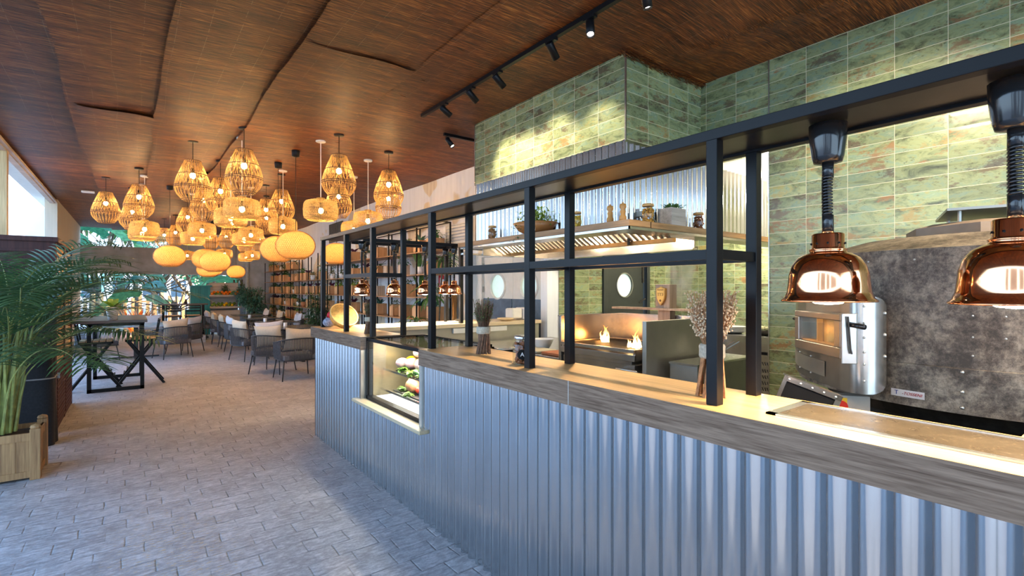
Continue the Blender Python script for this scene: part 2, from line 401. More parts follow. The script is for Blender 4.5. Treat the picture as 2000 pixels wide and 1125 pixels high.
M['cushA']=simple('pale_grey_cushion',(.62,.62,.66),.9,var=.06,nscale=40)
M['cushB']=simple('beige_cushion',(.60,.49,.36),.9,var=.06,nscale=40)
M['tabletop']=simple('grey_table_top',(.12,.115,.11),.22,var=.25,nscale=6)
M['pale']=simple('pale_blue_grey_top',(.30,.36,.42),.25,var=.1)
def leafm(name,a,b,transl=.3,rough=.4):
    m,nt,ns,lk=newmat(name); oi=nt.nodes.new('ShaderNodeObjectInfo')
    n=noise(nt,objco(nt),9,3); f=math_(nt,'ADD',math_(nt,'MULTIPLY',n,.8),math_(nt,'MULTIPLY',oi.outputs['Random'],.2))
    finish(nt,ramp(nt,f,[(.3,a),(.75,b)]),rough,0,transl=transl); return m
M['palm']=leafm('areca_leaf',(.035,.085,.035),(.16,.26,.07),.35)
M['palmstem']=simple('areca_stem',(.26,.27,.07),.5,var=.35,nscale=14)
M['leafg']=leafm('green_leaf',(.05,.15,.04),(.14,.32,.08))
M['leafb']=leafm('bluish_leaf',(.04,.16,.13),(.14,.34,.26))
M['leafp']=leafm('purple_leaf',(.08,.02,.06),(.22,.06,.14))
M['leafy']=leafm('lime_leaf',(.14,.28,.02),(.36,.50,.06),.4)
M['leafd']=leafm('dark_leaf',(.03,.08,.035),(.09,.19,.07))
M['leafo']=leafm('olive_leaf',(.10,.14,.06),(.24,.28,.12))
M['banana']=leafm('banana_leaf',(.03,.12,.06),(.10,.33,.15),.45,.35)
M['trunk']=simple('palm_trunk',(.10,.075,.05),.85,var=.4,nscale=10)
M['soil']=simple('soil',(.035,.022,.014),.95,var=.4,nscale=40)
M['terracotta']=simple('terracotta',(.55,.23,.10),.8)
M['whitepot']=simple('white_ceramic',(.80,.80,.80),.25,var=.03)
M['stems']=simple('dry_stalk',(.16,.085,.05),.8,var=.4,nscale=60)
M['stems2']=simple('orange_dry_stalk',(.36,.17,.07),.8,var=.4,nscale=60)
M['twine']=simple('hessian_wrap',(.42,.36,.27),.95,var=.25,nscale=90)
M['driedflower']=simple('dried_flower',(.66,.48,.30),.9,var=.2,nscale=60)
M['red']=simple('red_paint',(.62,.02,.03),.5,var=.05)
M['whiteflat']=simple('flat_white_print',(.85,.85,.85),.6,var=.02)
M['teal']=wood('teal_boards',(.01,.16,.20),(.03,.30,.34),2,.8,.6,.1)
M['greywood']=wood('grey_weathered_wood',(.33,.29,.25),(.55,.50,.45),0,.6,.75,.2)
M['doorblue']=simple('blue_grey_kick_panel',(.075,.10,.135),.3,var=.35,nscale=7)
M['doorblack']=simple('black_door_paint',(.032,.036,.036),.35,var=.12)
M['pane']=simple('lit_porthole_pane',(.50,.62,.58),.12,var=.06,emis=(.62,.80,.74),estr=.35)
def glass(name,c=(1,1,1),rough=.0,mixf=.88):
    m,nt,ns,lk=newmat(name)
    t=nt.nodes.new('ShaderNodeBsdfTransparent'); t.inputs[0].default_value=(*c,1)
    g=nt.nodes.new('ShaderNodeBsdfGlossy'); g.inputs['Roughness'].default_value=rough
    fr=nt.nodes.new('ShaderNodeLayerWeight'); fr.inputs[0].default_value=.25
    mx=nt.nodes.new('ShaderNodeMixShader'); o=nt.nodes.new('ShaderNodeOutputMaterial')
    lk.new(math_(nt,'ADD',math_(nt,'MULTIPLY',math_(nt,'POWER',fr.outputs[1],3.0),.7),.05),mx.inputs[0]); lk.new(t.outputs[0],mx.inputs[1]); lk.new(g.outputs[0],mx.inputs[2]); lk.new(mx.outputs[0],o.inputs[0]); return m
M['glass']=glass('clear_glass',(.93,.96,.95)); M['jarglass']=glass('jar_glass',(.9,.92,.92),.02)
def hotplate():
    m,nt,ns,lk=newmat('ceramic_hotplate'); p=geopos(nt)
    n=noise(nt,p,140,4,.75); n2=noise(nt,p,9,4)
    col=ramp(nt,n,[(.58,(.03,.022,.014)),(.74,(.16,.12,.07))])
    finish(nt,col,ramp(nt,n2,[(.3,(.22,.22,.22)),(.7,(.40,.40,.40))]),0,spec=.35); return m
M['hotplate']=hotplate()
def ovenm():
    m,nt,ns,lk=newmat('mottled_oven_cladding'); p=geopos(nt)
    n=noise(nt,p,3.0,8,.75,.1); n2=noise(nt,p,30,8,.85,.15)
    f=math_(nt,'ADD',math_(nt,'MULTIPLY',n,.55),math_(nt,'MULTIPLY',n2,.45))
    col=ramp(nt,f,[(.42,(.055,.042,.032)),(.475,(.13,.10,.076)),(.52,(.24,.19,.14)),(.58,(.40,.32,.235))])
    finish(nt,col,.5,0,bump(nt,n2,.35,.004),spec=.4); return m
M['oven']=ovenm()
M['rivet']=simple('steel_rivet',(.62,.60,.56),.3,.9)
M['brick']=simple('oven_lining',(.42,.19,.09),.7,var=.2,nscale=15,emis=(1,.4,.1),estr=.25)
M['shield']=simple('brass_shield',(.55,.30,.08),.4,.6)
M['shieldink']=simple('dark_engraving',(.16,.07,.015),.6)
M['kcol']=wood('weathered_column',(.22,.15,.10),(.38,.28,.20),2,1,.5,.1)
def flamem():
    m,nt,ns,lk=newmat('flame'); t=nt.nodes.new('ShaderNodeTexCoord'); s=nt.nodes.new('ShaderNodeSeparateXYZ'); lk.new(t.outputs['Generated'],s.inputs[0])
    col=ramp(nt,s.outputs[2],[(0,(1,.75,.32)),(.45,(1,.48,.10)),(1,(1,.22,.02))])
    e=nt.nodes.new('ShaderNodeEmission'); lk.new(col,e.inputs[0]); lk.new(math_(nt,'SUBTRACT',10,math_(nt,'MULTIPLY',s.outputs[2],7)),e.inputs[1])
    tr=nt.nodes.new('ShaderNodeBsdfTransparent'); mx=nt.nodes.new('ShaderNodeMixShader')
    a=math_(nt,'SUBTRACT',1.0,math_(nt,'MULTIPLY',s.outputs[2],.75))
    lk.new(a,mx.inputs[0]); lk.new(tr.outputs[0],mx.inputs[1]); lk.new(e.outputs[0],mx.inputs[2])
    o=nt.nodes.new('ShaderNodeOutputMaterial'); lk.new(mx.outputs[0],o.inputs[0]); return m
M['flame']=flamem()
#@@SETTING
sl=D.lights.new('sun','SUN'); sl.energy=4.5; sl.angle=.02; sl.color=(1,.93,.82); so=D.objects.new('sun',sl); COL.objects.link(so); so.rotation_euler=V((-.35,.75,-.75)).to_track_quat('-Z','Y').to_euler()
# ================================================================== SETTING
XW=4.27; H=3.45
b=MB(); b.box((-1.6,-4,-.06),(7.1,20.4,0)); struct(b.build('floor',M['floor']))
b=MB(); b.box((-30,-6,-.12),(-1.6,70,-.02)); b.box((-1.6,20.4,-.12),(30,70,-.02)); struct(b.build('ground_outside',simple('pale_ground',(.30,.30,.30),.9,nscale=2)))
# ceiling: overlapping reed mats, stitched and sagging
def ceiling():
    b=MB(); rr=random.Random(3)
    def nz(x,y,s): return math.sin(x*2.1*s+y*1.3*s)*.5+math.sin(y*2.9*s-x*1.7*s+2)*.3+math.sin(y*.7*s+5)*.4
    seams=[(-1.34,-.5,.0),(-.5,.225,.045),(.225,1.05,.05),(1.05,1.98,.055),(1.98,3.2,.028)]
    for k,(x0,x1,lo) in enumerate(seams):
        ny=900; nx=8; y0,y1=-3.5,20.35
        def fn(i,j,x0=x0,x1=x1,lo=lo,k=k):
            y=y0+(y1-y0)*i; e0=.035*nz(k,y,.9); e1=.035*nz(k+1,y,.9)
            xa=x0+(e0 if k else .02*nz(0,y,3))+rr.uniform(-.006,.006)-(.03 if j==0 and k else 0); xb=x1+e1+rr.uniform(-.006,.006)
            if k==4: xb=x1
            x=xa+(xb-xa)*j
            z=H-lo*(.4+.6*(1-j))-.012*(1+nz(x,y,.8))*.6
            if k==4 and y<2.7: z-=.0
            return (x,y,z)
        b.grid(fn,ny,nx)
    # strips beside the chimney: behind it and in front of it
    def fr(i,j):
        y=-3.5+(2.72+3.5)*i; x=3.15+1.13*j
        s=max(0,1-abs(x-3.55-.35*max(0,(2-y))*.0)/.35)
        return (x,y,H-.01-.05*s*(1 if y<2.4 else .3)-.015*nz(x,y,1.3)-.02*max(0,1-(2.72-y)/.25)*rr.uniform(.2,1))
    b.grid(fr,320,10)
    def fb(i,j):
        y=4.86+(20.35-4.86)*i; x=3.15+1.13*j
        return (x,y,H-.015-.015*nz(x,y,1.1))
    b.grid(fb,400,5)
    # a second mat hanging lower with a frayed end
    def fl(i,j):
        y=-3.2+(2.2+3.2)*i; x=2.35+(1.22-.10*nz(1,y,1.4)+rr.uniform(-.035,.035)*(1 if j>.9 else 0))*j
        return (x,y,H-.02-.055*j*j-.012*nz(x,y,1.3))
    b.grid(fl,420,10)
    # cross seams (roll ends)
    for (x0,x1,y,dz) in ((-.5,.225,6.75,.022),(1.05,1.98,3.95,.022)):
        b.grid(lambda i,j:(x0+.03+(x1-x0-.06)*i,y+1.6*j+.02*math.sin(i*7),H-.042-dz*(1-j)**2),30,8)
    # loose reed ends
    for i in range(520):
        w=rr.random()
        if w<.35: y=rr.uniform(-1,2.2); x=3.52-.10*nz(1,y,1.4)+rr.uniform(-.05,.02); z=H-.085
        elif w<.7: x=rr.uniform(3.1,4.2); y=2.66-rr.uniform(0,.03); z=H-rr.uniform(.02,.07)
        else: y=rr.uniform(0,12); k=rr.choice([-.5,.225,1.05,1.98]); x=k+.035*nz([-.5,.225,1.05,1.98].index(k)+1,y,.9); z=H-.03
        L=rr.uniform(.05,.16); a=rr.gauss(0,.12) if w<.35 or w>=.7 else rr.gauss(0,.3)
        dx=L*math.cos(a); dy=L*math.sin(a)
        b.tube([(x,y,z),(x+dx,y+dy,z-rr.uniform(0,.025))],.0022,3,False)
    o=b.build('ceiling',M['reed'],smooth=False); struct(o)
ceiling()
b=MB(); b.box((-1.7,-4,H+.02),(7.1,20.45,H+.12)); struct(b.build('ceiling_slab',M['white2']))
b=MB(); b.box((-1.42,-4,3.345),(-1.345,14.48,3.47)); b.box((-1.40,-4,3.36),(-1.30,14.48,3.40)); struct(b.build('trim_1',simple('fascia_board',(.55,.44,.36),.7,nscale=3)))
# long right wall
b=MB(); b.box((XW,-4,0),(XW+.15,2.033,H)); b.box((XW,2.033,2.69),(XW+.15,2.70,H)); struct(b.build('wall_right',M['tileY']))
b=MB(); b.box((XW-.006,2.028,0),(XW+.156,2.036,H-.02)); struct(b.build('trim_2',M['steel']))
b=MB(); b.box((XW,4.99,2.04),(XW+.2,6.68,H)); b.box((XW,6.68,0),(XW+.2,20.4,H)); b.box((XW,4.86,0),(XW+.2,4.99,H)); b.box((XW+.15,4.91,2.69),(XW+.2,4.99,H)); struct(b.build('wall_right_plastered',M['plaster']))
# recess
b=MB(); b.box((6.9,1.0,0),(7.0,4.86,2.69)); struct(b.build('wall_recess_back',M['tileY']))
b=MB(); b.box((XW+.2,4.85,1.165),(5.30,4.95,2.69)); b.box((6.34,4.85,1.165),(6.9,4.95,2.69)); b.box((5.30,4.85,2.15),(6.34,4.95,2.69)); struct(b.build('wall_recess_end',M['tileX']))
b=MB(); b.box((XW+.2,4.845,0),(5.30,4.95,1.165)); b.box((6.34,4.845,0),(6.9,4.95,1.165)); struct(b.build('wall_recess_steel_dado',M['steel2']))
b=MB(); b.box((XW+.15,.9,2.69),(7.0,4.95,2.75)); b.box((XW+.15,.9,0),(7,1.0,2.69)); struct(b.build('ceiling_recess',M['white2']))
b=MB(); b.box((6.05,4.4,2.69-.3),(6.9,4.85,2.69)); 
# black recess door with porthole
def porthole_leaf(b,axis,c,half,zc,r,plane,th,z0,z1,n=28):
    """door leaf with a round hole; axis 0: leaf runs along X at y=plane, 1: along Y at x=plane"""
    def P(a,z,t): return (a,plane+t,z) if axis==0 else (plane+t,a,z)
    for t in (0,th):
        vs=[];fs=[]
        for i in range(n):
            th_=2*PI*i/n; cx,cz=math.cos(th_),math.sin(th_)
            vs.append(P(c+r*cx,zc+r*cz,t))
            k=min(half/abs(cx) if abs(cx)>1e-6 else 1e9,(z1-zc if cz>0 else zc-z0)/abs(cz) if abs(cz)>1e-6 else 1e9)
            vs.append(P(c+k*cx,zc+k*cz,t))
        for i in range(n): fs.append((2*i,2*i+1,2*((i+1)%n)+1,2*((i+1)%n)))
        b.add(vs,fs)
        # corners
        for sx in (-1,1):
            for zz in (z0,z1):
                kx=half; kz=abs(zz-zc)
                a=math.atan2(kz,kx); 
                best=[]
                for i in range(n):
                    th_=2*PI*i/n
                    if (math.cos(th_)*sx>1e-6) and (math.sin(th_)*(zz-zc)>1e-6): best.append(th_)
                pts=[]
                for th_ in best:
                    cx,cz=math.cos(th_),math.sin(th_); k=min(half/abs(cx),kz/abs(cz)); pts.append((c+k*cx,zc+k*cz))
                side=sorted([p for p in pts if abs(abs(p[0]-c)-half)<1e-6],key=lambda p:abs(p[1]-zz))
                top=sorted([p for p in pts if abs(p[1]-zz)<1e-6],key=lambda p:-abs(p[0]-c))
                if side and top: b.add([P(side[0][0],side[0][1],t),P(c+sx*half,zz,t),P(top[0][0],top[0][1],t)],[(0,1,2)])
    vs=[];
    for i in range(n):
        th_=2*PI*i/n
        vs+=[P(c+r*math.cos(th_),zc+r*math.sin(th_),0),P(c+r*math.cos(th_),zc+r*math.sin(th_),th)]
    b.add(vs,[(2*i,2*i+1,2*((i+1)%n)+1,2*((i+1)%n)) for i in range(n)])
    b.add([P(c-half,z0,0),P(c-half,z0,th),P(c-half,z1,th),P(c-half,z1,0),P(c+half,z0,0),P(c+half,z0,th),P(c+half,z1,th),P(c+half,z1,0)],[(0,1,2,3),(4,5,6,7)])
def ring(b,axis,c,zc,r,plane,w=.02,t=.012,n=28):
    pts=[(c+r*math.cos(2*PI*i/n),plane,zc+r*math.sin(2*PI*i/n)) if axis==0 else (plane,c+r*math.cos(2*PI*i/n),zc+r*math.sin(2*PI*i/n)) for i in range(n)]
    b.tube(pts,w/2,6,False,True)
def pane(b,axis,c,zc,r,plane,n=24):
    b.add([(c+r*math.cos(2*PI*i/n),plane,zc+r*math.sin(2*PI*i/n)) if axis==0 else (plane,c+r*math.cos(2*PI*i/n),zc+r*math.sin(2*PI*i/n)) for i in range(n)],[tuple(range(n))])
b=MB(); b.box((5.30,4.82,0),(5.37,4.93,2.15)); b.box((6.27,4.82,0),(6.34,4.93,2.15)); b.box((5.37,4.82,2.08),(6.27,4.93,2.15)); d=struct(b.build('door_1',M['doorblack'],bevel=.004))
b=MB(); porthole_leaf(b,0,5.80,.43,1.56,.175,4.87,.04,.01,2.07); b.box((5.5,4.862,1.20),(6.15,4.87,1.212)); b.build('door_leaf',M['doorblack'],d)
b=MB(); ring(b,0,5.80,1.56,.18,4.865); b.build('porthole_ring',M['steel2'],d)
b=MB(); pane(b,0,5.80,1.56,.178,4.89); b.build('porthole_glass',M['pane'],d)
b=MB(); b.box((6.20,4.855,1.6),(6.24,4.87,1.85)); b.tube([(6.1,4.84,1.3),(6.2,4.80,1.36)],.012,6); b.build('door_closer',M['iron'],d)
# white double door with two portholes
b=MB(); b.box((4.36,4.99,2.0),(4.47,6.68,2.04)); b.box((4.36,6.52,0),(4.47,6.68,2.0)); b.box((4.36,4.99,0),(4.47,5.02,2.0)); d=struct(b.build('door_2',M['white2']))
for c,h_,nm in ((6.14,.375,'far'),(5.39,.37,'near')):
    b=MB(); porthole_leaf(b,1,c,h_-.004,1.545,.185,4.40,.04,.01,1.995); l=b.build('door_leaf',M['white2'],d)
    b=MB(); ring(b,1,c,1.545,.19,4.395,.035); b.build('porthole_ring',M['white2'],l)
    b=MB(); pane(b,1,c,1.545,.188,4.425); b.build('porthole_glass',M['pane'],l)
    b=MB(); b.box((4.385,c-h_+.01,.02),(4.398,c+h_-.01,1.36)); k=b.build('kick_panel',M['doorblue'],l)
b=MB(); 
for z in (1.86,1.50,.4): b.cbox((4.385,6.515,z),(.02,.03,.09))
b.build('hinge',M['steel2'],d)
# left wall, back wall
b=MB(); b.box((-1.5,14.48,0),(-1.3,20.4,H)); struct(b.build('wall_left',M['cream']))
b=MB(); b.box((3.07,20.3,0),(XW+.1,20.5,H)); b.box((-1.3,20.3,2.0),(3.07,20.5,2.87)); b.box((.96,20.3,2.87),(3.07,20.5,H)); struct(b.build('wall_back',M['concrete']))
b=MB(); b.tube([(3.30,20.22,0),(3.30,20.22,2.95)],.05,10); b.tube([(3.30,20.22,2.3),(3.30,20.22,3.4)],.07,10); o=b.build('downpipe',simple('grey_pvc',(.55,.60,.64),.4),smooth=True); tag(o,'pale blue-grey downpipe running down the concrete wall behind the plants','pipe')
b=MB(); b.tube([(4.20,7.09,0),(4.20,7.09,1.42)],.045,12); o=b.build('bronze_pipe',simple('bronze',(.35,.20,.08),.35,.7),smooth=True); tag(o,'bronze coloured pipe against plaster wall behind the pass','pipe')
# louvre grilles
def louvre(name,y0,y1,z0,z1,n,mat,label):
    t=thing(name,label,'vent',(XW,(y0+y1)/2,z0)); hw=(y1-y0)/2; h=z1-z0
    b=MB(); b.box((-.03,-hw,0),(-.012,-hw+.02,h)); b.box((-.03,hw-.02,0),(-.012,hw,h)); b.box((-.03,-hw,0),(-.012,hw,.02)); b.box((-.03,-hw,h-.02),(-.012,hw,h)); b.build('frame',mat,t)
    b=MB()
    for i in range(n):
        z=.02+(h-.04)*(i+.5)/n; M_=Matrix.Translation((-.022,0,z))@Matrix.Rotation(.6,4,'Y')
        b.cbox((0,0,0),(.006,2*hw-.04,(h-.04)/n*.95),M_)
    b.build('blade',mat,t)
louvre('wall_louvre',6.79,7.45,1.87,2.58,13,M['white2'],'cream slatted wall vent high on the stained plaster beside the hood')
louvre('wall_louvre',12.7,13.8,2.75,3.25,22,simple('dark_grille',(.12,.12,.11),.6),'dark grey slatted vent seen above the steel canopy between hanging lamps')
# small red sign on wall
b=MB(); b.box((4.255,7.45,1.45),(4.268,7.72,1.75)); o=b.build('fire_sign',M['red'])
b2=MB(); b2.box((4.25,7.5,1.53),(4.256,7.58,1.67)); b2.box((4.25,7.62,1.50),(4.256,7.66,1.7)); b2.build('pictogram',M['whiteflat'],o); tag(o,'small red and white safety sign on plaster wall behind lamp','sign')
b=MB(); b.box((4.0,7.2,.3),(4.03,7.45,.98)); o=b.build('menu_board',M['red']); b2=MB(); b2.box((3.994,7.24,.36),(4.0,7.30,.92)); b2.box((3.994,7.36,.36),(4.0,7.41,.92)); b2.box((3.994,7.30,.60),(4.0,7.36,.68)); b2.build('white_lettering',M['whiteflat'],o); tag(o,'red board with white marking low behind the display case','board',loc=(0,0,-.3))
# smoke detector + emergency light on ceiling
b=MB(); b.box((-.10,-.05,-.035),(.10,.05,0)); o=b.build('emergency_light',M['whitepot'],bevel=.008); tag(o,'small white box light on reed ceiling near leftmost wicker lamp','light',loc=(-.7,12.75,H-.035))
# ================================================================== CHIMNEY HOOD
t=thing('extraction_hood','green tiled chimney over corrugated skirt and steel canopy with wooden shelf edge','hood',(3.19,2.667,0))
b=MB(); b.cur=0
b.add([(0,0,2.72),(0,2.243,2.72),(0,2.243,3.46),(0,0,3.46)],[(0,1,2,3)]); b.cur=1
b.add([(0,0,2.72),(1.08,0,2.72),(1.08,0,3.46),(0,0,3.46),(0,2.243,2.72),(1.08,2.243,2.72),(1.08,2.243,3.46),(0,2.243,3.46)],[(0,1,2,3),(4,5,6,7),(0,4,5,1)])
b.build('tiled_chimney',[M['tileHY'],M['tileHX']],t)
b=MB(); b.box((-.006,-.006,2.715),(.006,.006,3.45)); b.box((-.006,2.237,2.715),(.006,2.249,3.45)); b.build('corner_trim',M['steel'],t)
def corr(b,p0,p1,z0,z1,nrm,pitch=.0755,amp=.0115,seg=10):
    p0=V(p0);p1=V(p1); L=(p1-p0).length; d=(p1-p0)/L; n=V(nrm); N=int(L/pitch*seg); vs=[]
    for i in range(N+1):
        s=L*i/N; w=math.sin(2*PI*(s+(p0.y if abs(d.y)>.5 else 0))/pitch); w=w*(1.12-.12*w*w)
        p=p0+d*s+n*amp*w; vs+=[(p.x,p.y,z0),(p.x,p.y,z1)]
    b.add(vs,[(2*i,2*i+2,2*i+3,2*i+1) for i in range(N)])
b=MB(); corr(b,(.006,0.006,0),(.006,2.24,0),2.0,2.722,(-1,0,0)); corr(b,(.006,.006,0),(2.4,.006,0),2.0,2.70,(0,-1,0)); corr(b,(.006,2.24,0),(1.08,2.24,0),2.0,2.72,(0,1,0)); b.build('corrugated_skirt',M['galv'],t,True)
b=MB(); b.box((-.26,-.25,1.975),(-.01,2.2,2.022)); b.build('shelf_board',M['shelfwood'],t)
b=MB(); b.box((-.2595,-.252,1.9752),(-.0,-.2495,2.0218)); b.box((-.01,-.252,1.975),(2.4,-.01,2.022)); b.build('shelf_board',M['shelfwoodX'],t)
b=MB(); b.box((-.245,-.24,1.952),(-.235,2.19,1.975)); b.box((-.245,-.24,1.952),(2.4,-.23,1.975)); b.box((-.245,2.18,1.952),(1.1,2.19,1.975))
b.box((-.235,-.225,1.96),(.02,2.18,1.974)); b.box((.02,-.225,1.96),(2.4,-.0,1.974))
b.add([(.02,.02,2.16),(1.06,.02,2.16),(1.06,2.15,2.16),(.02,2.15,2.16)],[(0,1,2,3)])
b.box((1.0,.02,1.885),(1.02,2.15,2.18)); b.box((.02,2.10,1.89),(1.06,2.12,2.18)); b.box((.02,.02,1.96),(1.06,.03,2.16)); b.box((.02,.03,1.96),(.03,2.10,2.16)); b.box((.98,.02,1.875),(1.05,2.15,1.89))
b.box((-.235,2.12,1.89),(1.05,2.18,1.91))
b.build('canopy',M['steel'],t)
b=MB()
for i in range(34):
    y=-.1+i*.065
    b.bar((.14,y,2.12),(.44,y+.0,1.94),.012,.03,(0,1,0))
b.box((.12,-.12,2.10),(.15,2.1,2.14)); b.build('grease_filter',M['steel2'],t)
b=MB(); b.box((.42,-.15,1.90),(.47,2.12,1.935)); b.build('grease_tray',simple('amber_tray',(.55,.30,.12),.3,.9),t)
b=MB(); b.tube([(.40,.3,1.90),(.40,.3,1.99)],.014,8); b.build('lamp_valve',M['iron'],t)
for q in ((3.45,3.2,2.08),(3.45,3.9,2.08),(3.95,3.0,2.05),(3.95,4.1,2.05)): light('POINT','hood_light',q,9,WARM2,.04)
light('POINT','recess_downlight',(6.2,3.0,2.55),110,(1,.92,.74),.08)
light('POINT','recess_downlight',(5.2,2.4,2.5),70,(1,.92,.74),.08)  # extra light without a fixture, added to brighten the kitchen
b=MB(); b.lathe([(0,0),(.09,0),(.09,.02),(.11,.03)],(6.3,3.2,2.655),20); o=b.build('recess_downlight_lamp',M['led'],smooth=True); tag(o,'round lit downlight in the recess ceiling above the kitchen','downlight')
#@@COUNTER
# ================================================================== COUNTER
ZT=1.108
t=thing('counter_base','long counter front clad in upright corrugated galvanised metal','counter',(1.5,0,0))
b=MB(); d=0
corr(b,(0,-1.8,0),(0,5.33,0),.0,.585,(-1,0,0)); corr(b,(0,-1.8,0),(0,2.93,0),.585,1.01,(-1,0,0)); corr(b,(0,4.04,0),(0,5.33,0),.585,1.01,(-1,0,0)); corr(b,(0,5.33,0),(.36,5.33,0),0,1.01,(0,1,0))
b.build('corrugated_cladding',M['galv'],t,True)
b=MB(); b.box((.015,-1.8,.0),(.37,2.93,1.0)); b.box((.015,4.04,0),(.37,5.3,1.0)); b.box((.015,2.93,0),(.37,4.04,.57)); b.box((.37,-1.8,.03),(.40,5.3,.6)); b.build('carcass',M['steel2'],t)
b=MB(); b.box((-.010,2.93,.60),(.05,2.965,1.0)); b.build('jamb_strip',simple('pale_metal_strip',(.55,.53,.48),.4,.6),t)
b=MB(); b.box((-.010,4.01,.60),(.05,4.045,1.0)); b.build('jamb_strip',M['steel2'],t)
b=MB(); b.box((-.06,2.86,.575),(.09,4.09,.60)); b.build('sill',M['sill'],t,bevel=.004)
def worktop(name,y0,y1,x1,label):
    b=MB(); x0=1.485; z0=1.003
    vs=[(x0,y0,z0),(x1,y0,z0),(x1,y1,z0),(x0,y1,z0),(x0,y0,ZT),(x1,y0,ZT),(x1,y1,ZT),(x0,y1,ZT)]
    o=len(b.v); b.cur=0; b.add(vs,[(4,5,6,7)]); b.cur=1; b.add(vs,[(0,3,2,1),(3,0,4,7),(1,2,6,5)]); b.cur=2; b.add(vs,[(0,1,5,4),(2,3,7,6)])
    o=b.build(name,[M['oak_top'],M['oak_edge'],M['oak_edgeX']]); return o
o=worktop('worktop',-1.8,2.965,1.88,''); tag(o,'long near oak worktop with thick greyed front edge under the copper lamps','worktop')
b=MB(); b.box((1.4845,1.553,1.003),(1.486,1.5555,ZT+.0005)); b.build('seam',simple('pale_seam',(.5,.48,.45),.5),o)
b=MB(); b.box((1.88,-1.8,1.06),(2.35,.235,ZT-.0005)); b.build('side_return',M['oak_top'],o)
o=worktop('worktop',4.007,5.45,1.88,''); tag(o,'short far oak worktop carrying the tilted round basket','worktop')
# pass counter running across the kitchen end
t=thing('pass_counter','pale wood topped pass counter across the far end of the kitchen','counter',(1.88,4.87,0))
b=MB(); b.box((0.001,0,1.065),(2.3,.58,ZT-.001)); b.build('top',M['ledge'],t,bevel=.003)
b=MB(); b.box((.02,.03,.0),(2.28,.55,1.065)); b.build('steel_body',M['steel2'],t)
b=MB(); b.box((1.0,.005,1.0),(1.75,.03,1.055)); b.build('ticket_rail',M['white2'],t)
# ceramic hot plate let into worktop
t=thing('hot_plate','long black ceramic hot plate in steel frame sunk into the near worktop','hot plate',(1.585,0,ZT))
b=MB(); x0,x1,y0,y1=0,.262,-1.2,.765
for a,c in (((x0,y0,.0005),(x0+.018,y1,.006)),((x1-.018,y0,.0005),(x1,y1,.006)),((x0,y1-.03,.0005),(x1,y1,.006))): b.box(a,c)
b.build('frame',M['steel3'],t); b=MB(); b.box((x0+.018,y0,.0004),(x1-.018,y1-.03,.004)); b.build('glass_plate',M['hotplate'],t)
# ------------------------------------------------------------------ steel canopy frame
t=thing('canopy_frame','black square-tube steel frame with flat top standing on the counter','frame',(0,0,ZT))
zt=2.04-ZT; XF,XR=1.575,1.835; FY=[.932,1.925,2.945,3.965,4.61,5.32]; RY=[.93,1.91,2.90,3.945,5.30]
for x,ys in ((XF,FY),(XR,RY)):
    for y in ys:
        b=MB(); z0=0.0
        b.box((x-.02,y-.02,z0),(x+.02,y+.02,zt-.034)); b.build('post',M['black'],t,bevel=.002)
b=MB(); b.box((XF-.022,-1.8,zt-.036),(XF+.018,5.345,zt)); b.build('front_beam',M['black'],t,bevel=.002)
b=MB(); b.box((XR-.018,-1.8,zt-.036),(XR+.022,5.345,zt)); b.build('rear_beam',M['black'],t,bevel=.002)
b=MB(); b.box((XF+.018,-1.8,zt-.026),(XR-.018,5.345,zt-.02)); b.build('top_plate',M['blackplate'],t)
zm=1.618-ZT
b=MB(); b.box((XF-.018,.952,zm-.016),(XF+.018,1.905,zm+.018)); b.build('mid_rail',M['black'],t)
b=MB(); b.box((XF-.018,1.945,zm-.016),(XF+.018,2.925,zm+.018)); b.build('mid_rail',M['black'],t)
b=MB(); b.box((XR-.018,.95,zm-.016),(XR+.018,2.88,zm+.018)); b.build('mid_rail',M['black'],t)
b=MB(); b.box((XF-.018,3.985,zm-.016),(XF+.018,4.59,zm+.018)); b.build('mid_rail',M['black'],t)
for y in (.932,1.92,2.93,3.955,):
    b=MB(); b.box((XF+.02,y-.016,zm-.016),(XR-.02,y+.016,zm+.018)); b.build('cross_rail',M['black'],t)
# lamp gantry over pass
t=thing('lamp_gantry','black steel rail carrying the far row of copper heat lamps','frame',(1.86,4.93,0))
b=MB(); b.box((0,-.02,1.985),(1.17,.02,2.02)); b.box((0,.32,1.985),(1.17,.36,2.02)); b.box((1.13,.02,1.985),(1.17,.32,2.02)); b.build('rail',M['black'],t)
for y in (0,.34):
    b=MB(); b.box((1.13,y-.02,ZT),(1.17,y+.02,1.985)); b.build('post',M['black'],t)
